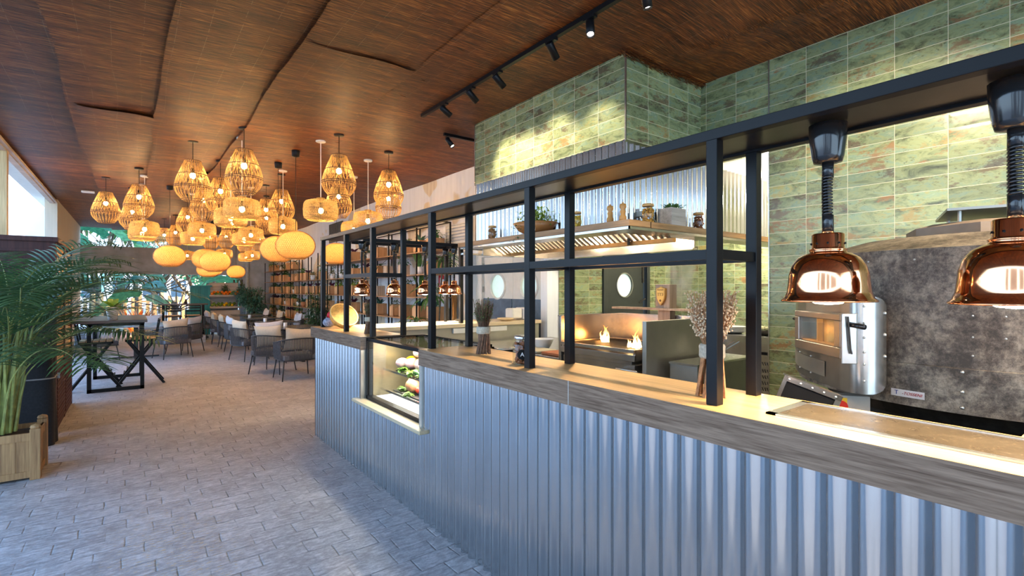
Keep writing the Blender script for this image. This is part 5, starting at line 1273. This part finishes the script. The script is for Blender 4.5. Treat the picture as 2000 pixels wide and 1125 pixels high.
TN=['bottom','second','third','fourth','fifth','top']; ct={}
for ti,z,y0,y1 in segs:
    y=y0+.22
    while y<y1-.15:
        k=rr.choice(kinds)
        if ti>=2 and rr.random()<.45: k=rr.choice([('bushy','box'),('agave','box'),('spiky','box'),('purple','box'),('trailing','box')])
        if rr.random()<(.93 if ti>=1 else .5) and not (z>2 and y>14 and rr.random()<.5):
            key=(k,ti); ct[key]=ct.get(key,0)+1
            lab='%s in %s, %s of its kind from kitchen end, %s tier'%(KD[k[0]],PD[k[1]],OR[min(11,ct[key]-1)],TN[ti])
            if k not in pp: pp[k]=shelf_plant(k[0],k[1],lab); o=pp[k]; o.location=(4.03,y,z+.001); o['group']='plants on the wall shelving'
            else: o=dup(pp[k],(4.03,y,z+.001),rr.choice([0,PI])+rr.uniform(-.1,.1),lab,'plants on the wall shelving')
        y+=rr.uniform(.40,.75)
# areca palm
def palm(t,n,H0,L,seed,lean=(0,0),mat='palm',leafw=.016,spread=1.0):
    rr=random.Random(seed); f=MB(); s_=MB()
    for i in range(n):
        a=rr.uniform(0,2*PI); r0=.11*math.sqrt(rr.random()); p=V((r0*math.cos(a),r0*math.sin(a),0)); a2=a+rr.gauss(0,.7)
        h=H0*rr.uniform(.35,1.0); tilt=rr.uniform(.05,.35); q=p+V((math.cos(a2)*tilt*h*.5+lean[0]*h,math.sin(a2)*tilt*h*.5+lean[1]*h,h)); s_.tube([p,p.lerp(q,.5)+V((0,0,.05)),q],[.013,.010,.007],6)
        d_=(V((math.cos(a2)*tilt*2.2*spread+lean[0],math.sin(a2)*tilt*2.2*spread+lean[1],1))).normalized(); c=q.copy(); m=34; Lf=L*rr.uniform(.75,1.1); pts=[c.copy()]
        for k in range(m):
            d_=(d_+V((math.cos(a2),math.sin(a2),-.35))*.036*spread).normalized() if k<14 else (d_+V((math.cos(a2)*.02,math.sin(a2)*.02,-.038))).normalized()
            c=c+d_*(Lf/m); pts.append(c.copy())
            if k>3:
                sd=d_.cross(V((0,0,1))).normalized(); u=sd.cross(d_)
                ll=.36*math.sin(PI*min(1,(k-2)/m*.85+.12))**.7
                for sg in (-1,1): f.leaf(c,sd*sg*.9+d_*.75+u*rr.uniform(.15,.4),ll*rr.uniform(.85,1.1),leafw,.55,5,up=u,fold=.4)
        s_.tube(pts,[.006*(1-.8*i/len(pts)) for i in range(len(pts))],4)
    f.build('fronds',M[mat],t); s_.build('stems',M['palmstem'],t)
t=thing('areca_palm','large areca palm with arching green fronds in wooden planter at left','palm',(-.86,5.62,.36)); palm(t,46,1.06,1.22,4,(.07,-.02),leafw=.0145,spread=1.25)
# planter
t=thing('wooden_planter','square teak planter box with corner posts holding the palm','planter',(-.85,5.62,0))
b=MB(); w_=.235; q=.19
def panel(b,M_):
    b.box((-w_+.02,-.012,.02),(w_-.02,.0,.37),M_); b.box((-w_+.02,-.02,.31),(w_-.02,.004,.37),M_); b.box((-w_+.02,-.02,.02),(w_-.02,.004,.07),M_)
    for x in (-.11,.0,.11,.19,-.19): b.box((x-.012,-.016,.07),(x+.012,.002,.31),M_)
for k,(dx,dy) in enumerate(((0,-q),(w_,0),(0,q),(-w_,0))):
    b=MB(); M_=Matrix.Translation((dx*1.0 if k%2 else 0,dy,0))@Matrix.Rotation(k*PI/2,4,'Z')
    panel(b,M_ if k%2==0 else Matrix.Translation((dx,0,0))@Matrix.Rotation(k*PI/2,4,'Z')@Matrix.Scale(q/w_,4,(1,0,0))); b.build('side_panel',M['planter'],t)
for sx in (-1,1):
    for sy in (-1,1):
        b=MB(); b.box((sx*w_-.032,sy*q-.032,0),(sx*w_+.032,sy*q+.032,.40)); b.lathe([(.032,.40),(.036,.41),(.03,.425),(.0,.435)],(sx*w_,sy*q,0),8); b.build('corner_post',M['planter'],t,bevel=.004)
b=MB(); b.box((-w_+.02,-q+.02,.30),(w_-.02,q-.02,.335)); b.build('soil',M['soil'],t)
# burgundy cabinet and covered object
t=thing('screen_cabinet','tall dark burgundy wooden cabinet with slatted glazed side behind palm','cabinet',(-.64,6.98,0))
b=MB(); b.box((-2.2,0,.0),(0,.06,2.02)); b.box((-2.25,-.02,1.99),(.02,1.80,2.04)); b.box((-2.2,0.06,0),(-2.14,1.77,2.0)); b.box((-2.2,-.012,1.88),(0,.0,1.91)); b.build('carcass',M['cabinet'],t,bevel=.003)
b=MB(); b.box((-.06,.06,0),(0,.12,2.0)); b.box((-.06,.86,0),(0,.94,2.0)); b.box((-.06,1.70,0),(0,1.77,2.0)); b.box((-.05,.06,.0),(-.005,1.77,.62)); b.box((-.06,.06,.62),(0.005,1.77,.68)); b.build('side_frame',M['cabinet'],t,bevel=.003)
b=MB()
for i in range(13): 
    for y0 in (.13,.95): b.box((-.008,y0+.01,.05+i*.043),(.004,y0+.72,.08+i*.043))
b.build('lower_slats',M['cabinet'],t)
for y0 in (.12,.94):
    b=MB()
    for i in range(22): b.box((-.045,y0+.01,.70+i*.058),(-.01,y0+.74,.733+i*.058))
    b.build('amber_shutter',simple('amber_shutter',(.62,.40,.16),.5,var=.2),t)
b=MB(); b.box((-.005,.10,.56),(.02,.16,.62)); b.build('latch',M['steel3'],t)
t=thing('covered_equipment','equipment under a black fabric cover with steel cord band','cover',(-.93,6.62,0))
def cov(u,v):
    th=2*PI*u; r=(abs(math.cos(th))**6+abs(math.sin(th))**6)**(-1/6); z=.85*v; k=1-.06*v+.012*math.sin(th*9+v*5)*(1-v*.4)+.02*math.sin(th*4+z*7)
    return (.33*r*math.cos(th)*k,.17*r*math.sin(th)*k,z)
b=MB(); b.grid(cov,64,14); b.box((-.30,-.15,.84),(.30,.15,.852)); b.build('fabric_cover',M['cloth'],t,True)
b=MB(); b.tube([tuple(x*1.03 if i<2 else x for i,x in enumerate(cov(i/40,.76))) for i in range(40)],.007,5,False,True); b.build('cord_band',simple('grey_cord',(.25,.23,.22),.6),t)
b=MB(); b.box((-1.48,9.36,0),(-1.34,9.48,3.4)); o=b.build('wooden_post',M['rawpost']); tag(o,'yellow pine post at the far left edge of picture','post')
# plant on high table
t=thing('potted_plant','lime and green leafed plant in tapered white pot on the high table','plant',(-.24,9.40,1.05))
b=MB(); b.lathe([(0,0),(.055,0),(.085,.19),(.08,.19),(.075,.17),(0,.17)],n=20); b.build('pot',M['whitepot'],t,True)
rr=random.Random(5); b=MB()
for i in range(16): a=rr.uniform(0,6.3); b.leaf((0,0,.17),(math.cos(a),math.sin(a),rr.uniform(.2,1.6)),rr.uniform(.16,.30),.09,.9,5,fold=.3)
b.build('foliage',M['leafy'],t)
# ficus shrubs and dracaenas
def shrub(label,x,y,h,rx,rz_,n,mat,seed,ls=.07,pot='whitepot'):
    rr=random.Random(seed); t=thing('ficus_shrub',label,'plant',(x,y,0)); b=MB(); b.lathe([(0,0),(.16,0),(.2,.35),(.19,.35),(.18,.3),(0,.3)],n=20); b.build('pot',M[pot],t,True)
    b=MB(); s=MB()
    for k in range(7): a=rr.uniform(0,6.3); s.tube([(0,0,.3),(rx*.3*math.cos(a),rx*.3*math.sin(a),h*.5),(rx*.6*math.cos(a),rx*.6*math.sin(a),h*.85)],.010,5)
    for k in range(9):
        a=rr.uniform(0,6.3); q=rr.uniform(0,.6); z=h-rz_+rr.uniform(-.8,.75)*rz_; fol_bush(b,n//9,(rx*.55,rx*.55,rz_*.4),(rx*q*math.cos(a),rx*q*math.sin(a),z),ls,ls*.5,rr,.3)
    s.build('stems',M['trunk'],t); b.build('foliage',M[mat],t); return t
shrub('dense dark green ficus standing in front of the plant shelving',3.42,12.0,1.85,.33,.75,2400,'leafd',1,.055)
shrub('broad bluish green ficus in white pot before the concrete back wall',3.2,19.0,1.75,.62,.65,2600,'leafb',2,.09)
shrub('tall slim ficus top behind the broad one at back wall',2.9,19.6,2.15,.25,.6,700,'leafo',3,.08)
def dracaena(label,x,y,z0,h,heads,L,seed,w=.035):
    rr=random.Random(seed); t=thing('dracaena',label,'plant',(x,y,z0)); b=MB(); b.lathe([(0,0),(.12,0),(.15,.28),(.14,.28),(.13,.25),(0,.25)],n=20); b.build('pot',M['whitepot'],t,True)
    b=MB(); s=MB()
    for k in range(heads):
        hh=h*(1-.27*k); a=k*2.4; tx,ty=.10*math.cos(a),.10*math.sin(a); s.tube([(0,0,.2),(tx*.5,ty*.5,hh*.6),(tx,ty,hh)],.014,6)
        for i in range(34): q=rr.uniform(0,6.3); b.leaf((tx,ty,hh-rr.uniform(0,.12)),(math.cos(q),math.sin(q),rr.uniform(.1,1.5)),L*rr.uniform(.7,1.1),w,1.7,7,fold=.35)
    s.build('stems',M['trunk'],t); b.build('foliage',M['leafg'],t)
dracaena('arching long leaved dracaena beside the end of the plant shelving',3.62,6.62,0,2.0,3,.42,1)
dracaena('low palm like plant behind the pass counter near the far lamps',3.15,6.6,0,1.05,1,.40,2,.025)
# hood shelf greens
t=thing('planted_bowl','brown bowl of bright green herbs with trailing stems on hood shelf','plant',(3.08,3.68,jz))
b=MB(); b.open_lathe([(0,0),(.08,0),(.15,.04),(.20,.11),(.19,.11),(.14,.05),(0,.01)],n=28); b.v=[(x,y*1.2,z) for x,y,z in b.v]; b.build('bowl',simple('brown_bowl',(.42,.17,.05),.4),t,True)
rr=random.Random(9); b=MB(); fol_bush(b,520,(.17,.26,.11),(0,0,.15),.035,.022,rr,.2)
b.build('herbs',leafm('herb_leaf',(.10,.24,.02),(.38,.50,.08),.4),t)
b=MB()
for k in range(8):
    p=V((-.17,-.02+k*.022,.10))
    for q in range(15): p+=V((rr.gauss(-.002,.004),rr.gauss(0,.006),-.021)); b.leaf(p,(rr.gauss(-.5,1),rr.gauss(0,1),.2),.03,.02,.3,2)
b.build('trailing_stems',M['leafo'],t)
t=thing('planted_cube','weathered wooden cube with grassy green plant on hood shelf','plant',(3.62,2.53,jz))
b=MB(); b.box((-.10,-.07,0),(.10,.07,.155)); b.build('cube',M['greywood'],t,bevel=.004)
b=MB(); rr=random.Random(10)
for i in range(150): a=rr.uniform(0,6.3); b.leaf((rr.uniform(-.08,.08),rr.uniform(-.05,.05),.15),(math.cos(a)*.7,math.sin(a)*.7,1),.10,.008,1,3)
b.build('grass',M['leafg'],t)
# ================================================================== GARDEN BEYOND
def strelitzia(label,x,y,z0,h,n,L,W,seed,mat='banana',trunkr=.09,fan=1):
    rr=random.Random(seed); t=thing('giant_strelitzia',label,'plant',(x,y,z0)); s=MB(); b=MB()
    for k in range(3): s.tube([(rr.uniform(-.1,.1),rr.uniform(-.1,.1),0),(rr.uniform(-.12,.12),0,h*.45)],[trunkr,trunkr*.7],8)
    for i in range(n):
        a=(i/(n-1)-.5)*2.4; d_=V((math.sin(a)*fan,rr.gauss(0,.3),math.cos(a))).normalized(); p=V((0,0,h*.3)); pts=[p]; hh=h*rr.uniform(.5,.75)
        for k in range(6): p=p+d_*hh/6; d_=(d_+V((math.sin(a)*.06,0,-.02))).normalized(); pts.append(p)
        s.tube(pts,[.022]*3+[.016]*4,5); sd=V((rr.gauss(0,1),rr.gauss(0,1),.3))
        b.leaf(p,d_,L*rr.uniform(.8,1.15),W,1.5,9,up=sd,fold=.25,prof=lambda q:(math.sin(PI*min(1,q*.9+.1))**.6)*(1-.22*((q*17)%1>.6)))
    s.build('stalks',M['trunk'],t); b.build('leaves',M[mat],t); return t
strelitzia('large bird of paradise plant with tall fanned stalks beyond the high table',atY(303,23.6),23.6,-.05,4.6,15,1.7,.55,1)
strelitzia('second broad leaved banana plant left of the tall stalks',atY(238,25),25,-.05,4.2,13,1.9,.6,2)
strelitzia('low banana plant with lit green leaves right of the stalks',atY(345,22),22,-.05,2.4,9,1.2,.4,3)
strelitzia('leafy banana clump behind the palm near the left wall',atY(182,26.5),26.5,-.05,4.6,14,2.1,.7,4)
strelitzia('distant banana clump filling the opening above the lintel',atY(265,27),27,-.05,6.0,16,2.6,.9,6)
strelitzia('low bluish broad leaved plant at the left of garden',atY(215,22.4),22.4,-.05,2.2,10,.8,.5,7,'leafb')
rr=random.Random(31)
def tree(label,x,y,h,rc,n,mat,seed,ls=.28,trunk=.14,lights=0):
    rr=random.Random(seed); t=thing('garden_tree',label,'tree',(x,y,-.05)); s=MB(); b=MB()
    s.tube([(0,0,0),(.05,0,h*.2)],[trunk,trunk*.8],8)
    for k in range(6):
        a=k*1.05+rr.uniform(-.2,.2); s.tube([(.05,0,h*.2),(rc*.4*math.cos(a),rc*.4*math.sin(a),h*.45),(rc*.8*math.cos(a),rc*.8*math.sin(a),h*.75)],[trunk*.6,trunk*.4,.03],6)
        fol_bush(b,n//6,(rc*.6,rc*.6,h*.25),(rc*.6*math.cos(a),rc*.6*math.sin(a),h*.78),ls,ls*.5,rr,.2)
    s.build('branches',M['trunk'],t); b.build('crown',M[mat],t)
    return t
tree('spreading tree wrapped in fairy lights beyond the back opening',atY(395,24),24,3.8,1.9,1500,'leafb',1,.22,.16)
tree('tall green tree far behind the garden at left',atY(200,34),31,8,2.6,1600,'leafg',2,.5)
tree('tall green tree far behind the lintel opening',atY(290,38)+.6,38,8.5,3.2,1600,'leafg',3,.5)
tree('leafy street tree beyond the fruit cart',atY(440,36),36,5.2,2.6,1300,'leafy',4,.34)
b=MB(); 
x0=atY(395,24)
for i in range(230):
    a=rr.uniform(0,6.3); k=rr.random(); z=.7+k*1.9; r_=.12+k*1.3; b.ball((x0+r_*math.cos(a),24+r_*math.sin(a),z),.020,5,3)
o=b.build('fairy_lights',emis('fairy_glow',(1,.68,.30),9)); tag(o,'warm fairy lights wound through the spreading tree','fairy lights',kind='stuff')
# bamboo fence
t=thing('bamboo_fence','low fence of upright yellow poles lit by small lamps in garden','fence',(0,22.8,-.05))
xs=atY(150,22.8); i=0
while True:
    x=xs+i*.22; i+=1
    if x>atY(400,22.8): break
    b=MB(); hgt=1.35+.12*math.sin(i*2.2); b.tube([(x,0,0),(x,0,hgt)],.055,8); b.build('pole',M['rawpost'],t)
b=MB(); b.bar((xs,.07,.5),(x,.07,.5),.03,.06); b.bar((xs,.07,1.1),(x,.07,1.1),.03,.06); b.build('rail',M['rawpost'],t)
for k,px in enumerate((215,268,352,372)):
    light('POINT','garden_lamp',(atY(px,22.4),22.3,.8),14,(1,.55,.22),.05)
# orange bromeliad glow plants
t=thing('orange_foliage','orange red leaved plant glowing near the foot of the stalks','plant',(atY(268,20.9),20.9,-.05)); b=MB(); rr=random.Random(8)
for i in range(60): a=rr.uniform(0,6.3); b.leaf((rr.uniform(-.2,.2),rr.uniform(-.2,.2),.1),(math.cos(a)*.4,math.sin(a)*.4,1),rr.uniform(.5,1.0),.09,.5,5,fold=.3)
b.build('foliage',simple('orange_leaf',(.62,.22,.05),.5,var=.4),t); light('POINT','garden_uplight',(atY(262,20.6),20.55,.25),16,(1,.42,.12),.05)
# teal stall
t=thing('teal_stall','teal painted wooden stall with angled braces and counter beyond tables','stall',(0,0,-.02))
xa,xb=atY(385,19.4),atY(410,19.4)
b=MB(); b.box((xb-.55,19.3,0),(xb,19.75,1.62)); b.build('board_panel',M['teal'],t)
b=MB(); b.box((atY(362,19.4),19.35,0),(xb-.55,19.65,.85)); b.build('low_cupboard',M['teal'],t)
for px in (372,384): 
    b=MB(); b.bar((atY(px,19.5),19.5,.85),(atY(px+14,19.5),19.5,1.6),.08,.08); b.build('brace',M['teal'],t)
b=MB(); b.box((atY(375,19.4),19.25,1.60),(xb+.05,19.8,1.65)); b.build('top_board',M['teal'],t)
# long bar table with two stools
t=thing('bar_table','long narrow high bar table in front of the teal stall','table',(0,0,0))
xa,xb=atY(308,18.2),atY(405,18.2)
b=MB(); b.box((xa,18.0,1.02),(xb,18.4,1.06)); b.build('tabletop',M['darkwood'],t)
for x in (xa+.1,xb-.15):
    b=MB(); b.box((x,18.16,0),(x+.07,18.24,1.02)); b.box((x-.1,18.05,0),(x+.17,18.35,.03)); b.build('leg',M['black'],t)
bar_stool(atY(338,17.8),17.75,PI/2,'black bar stool at left end of the far bar table'); bar_stool(atY(376,17.8),17.75,PI/2,'black bar stool at right end of the far bar table')
b=MB(); b.lathe([(0,0),(.05,0),(.03,.08),(.02,.14),(0,.14)],n=12); o=b.build('dark_vase',M['iron'],smooth=True); tag(o,'small dark vase on the far bar table','vase',loc=(atY(363,18.2),18.2,1.061))
b=MB(); b.box((-.1,-.0,0),(.6,.12,1.05)); 
# fruit cart
t=thing('fruit_cart','weathered grey wooden stepped cart displaying fruit at the back','cart',(atY(436,19.6),19.0,0))
b=MB(); b.box((-.42,0,.35),(.42,.5,.80)); b.box((-.42,.40,.8),(.42,.48,1.72)); b.build('back_boards',M['greywood'],t)
for z,y in ((.92,-.02),(1.30,.1)):
    b=MB(); b.box((-.44,y,z-.02),(.44,.42,z)); b.box((-.46,y-.03,z-.05),(.46,y,z+.012)); b.build('tray',M['greywood'],t)
for x in (-.38,.38):
    b=MB(); b.box((x-.03,.05,0),(x+.03,.11,.35)); b.build('leg',M['black'],t)
b=MB(); b.box((-.42,.1,.20),(.42,.45,.35)); b.build('dark_base',M['black'],t)
fx,fy=atY(436,19.6),19.0; rr=random.Random(77)
for i,(z,y) in enumerate([(1.30,.2),(.92,.12)]):
    for k in range(14 if i==0 else 12):
        x=-.38+k*.058+rr.uniform(-.01,.01); zz=(k%2)*.05
        b=MB(); b.ball((0,0,.05),.05,8,6); or_=rr.random()<.6 if i==0 else rr.random()<.2
        o=b.build('orange' if or_ else 'green_fruit',org if or_ and i==0 else (yl if or_ else gr),smooth=True)
        tag(o,('orange citrus fruit in the row on ' if or_ else 'green fruit in the row on ')+('upper' if i==0 else 'lower')+' tray of the fruit cart','fruit',('oranges' if or_ else 'green fruit')+' on the cart '+('upper' if i==0 else 'lower')+' tray',(fx+x,fy+y+rr.uniform(-.03,.03)-.05*(1-k%2),z+.001+zz))
t=thing('potted_plant','small dark plant on top tray of the fruit cart','plant',(fx+.02,fy+.30,1.30)); b=MB(); fol_bush(b,110,(.12,.08,.16),(0,0,.2),.07,.04,rr,.2); b.build('foliage',M['leafd'],t); b=MB(); b.lathe([(0,0),(.05,0),(.06,.08),(0,.08)],n=10); b.build('pot',M['terracotta'],t)
t=thing('potted_plant','low green planter on ground between low table and the aisle chairs','plant',(atY(365,17.0),16.6,0)); b=MB(); fol_bush(b,380,(.35,.3,.25),(0,0,.38),.11,.05,rr,.2); b.build('foliage',M['leafg'],t); b=MB(); b.box((-.4,-.22,0),(.4,.22,.2)); b.build('trough',M['greywood'],t)
# buildings outside
M['facade']=simple('white_facade',(.80,.82,.85),.8,var=.04,nscale=1); M['winb']=simple('dark_window',(.06,.10,.14),.15)
b=MB(); b.box((-2.55,16.6,0),(-1.52,17.2,9)); struct(b.build('wall_outside_pillar',M['facade']))
t=thing('apartment_building','pale apartment building with balconies glimpsed at far left edge','building',(-9.5,36,0))
b=MB(); b.box((-8,0,0),(5.6,8,18)); b.build('wall',M['facade'],t)
for fl in range(5):
    z=1+fl*3.1
    b=MB(); b.box((-8,-1.2,z+2.6),(5.6,0,z+2.8)); b.build('balcony_slab',M['facade'],t)
    for k in range(3):
        b=MB(); b.box((2.1+k*1.3-.2,-.03,z),(2.1+k*1.3+.5,0,z+2.2)); b.build('window',M['winb'],t)
    b=MB(); 
    for k in range(24): b.bar((-2+k*.32,-1.18,z+2.8),(-2+k*.32,-1.18,z+3.7),.02,.02)
    b.bar((-2,-1.18,z+3.7),(5.6,-1.18,z+3.7),.04,.04); b.build('railing',M['steel2'],t)
t=thing('street_building','low pale building with windows far beyond the garden','building',(4,48,0))
b=MB(); b.box((-8,0,0),(10,5,3.4)); b.build('wall',M['facade'],t)
for k in range(9):
    b=MB(); b.box((-7+k*1.8,-.03,.9),(-6+k*1.8,0,2.2)); b.build('window',M['winb'],t)
t=thing('garden_palm','palm fronds against sky seen beside the left post','palm',(-3.7,19.2,2.6)); palm(t,16,1.6,1.7,9,(.0,0),'leafg',.03,1.2); b=MB(); b.tube([(0,0,-2.7),(0,0,.1)],[.14,.09],10); b.build('trunk',M['trunk'],t)
tree('leafy tree below the palm fronds at the left edge',-3.95,22,3.6,1.2,900,'leafg',11,.16)
b=MB(); b.box((-6,22.5,2.9),(1.0,26,2.95)); o=b.build('translucent_canopy',glass('turquoise_sheet',(.35,.85,.85),.2)); tag(o,'turquoise translucent canopy roof above the banana plants','canopy')
for x in (-5.5,-.9): 
    b=MB(); b.box((x-.04,24,-.05),(x+.04,24.08,2.9)); c=b.build('canopy_post',M['white'],o)
# hidden daylight comes from the open left side only
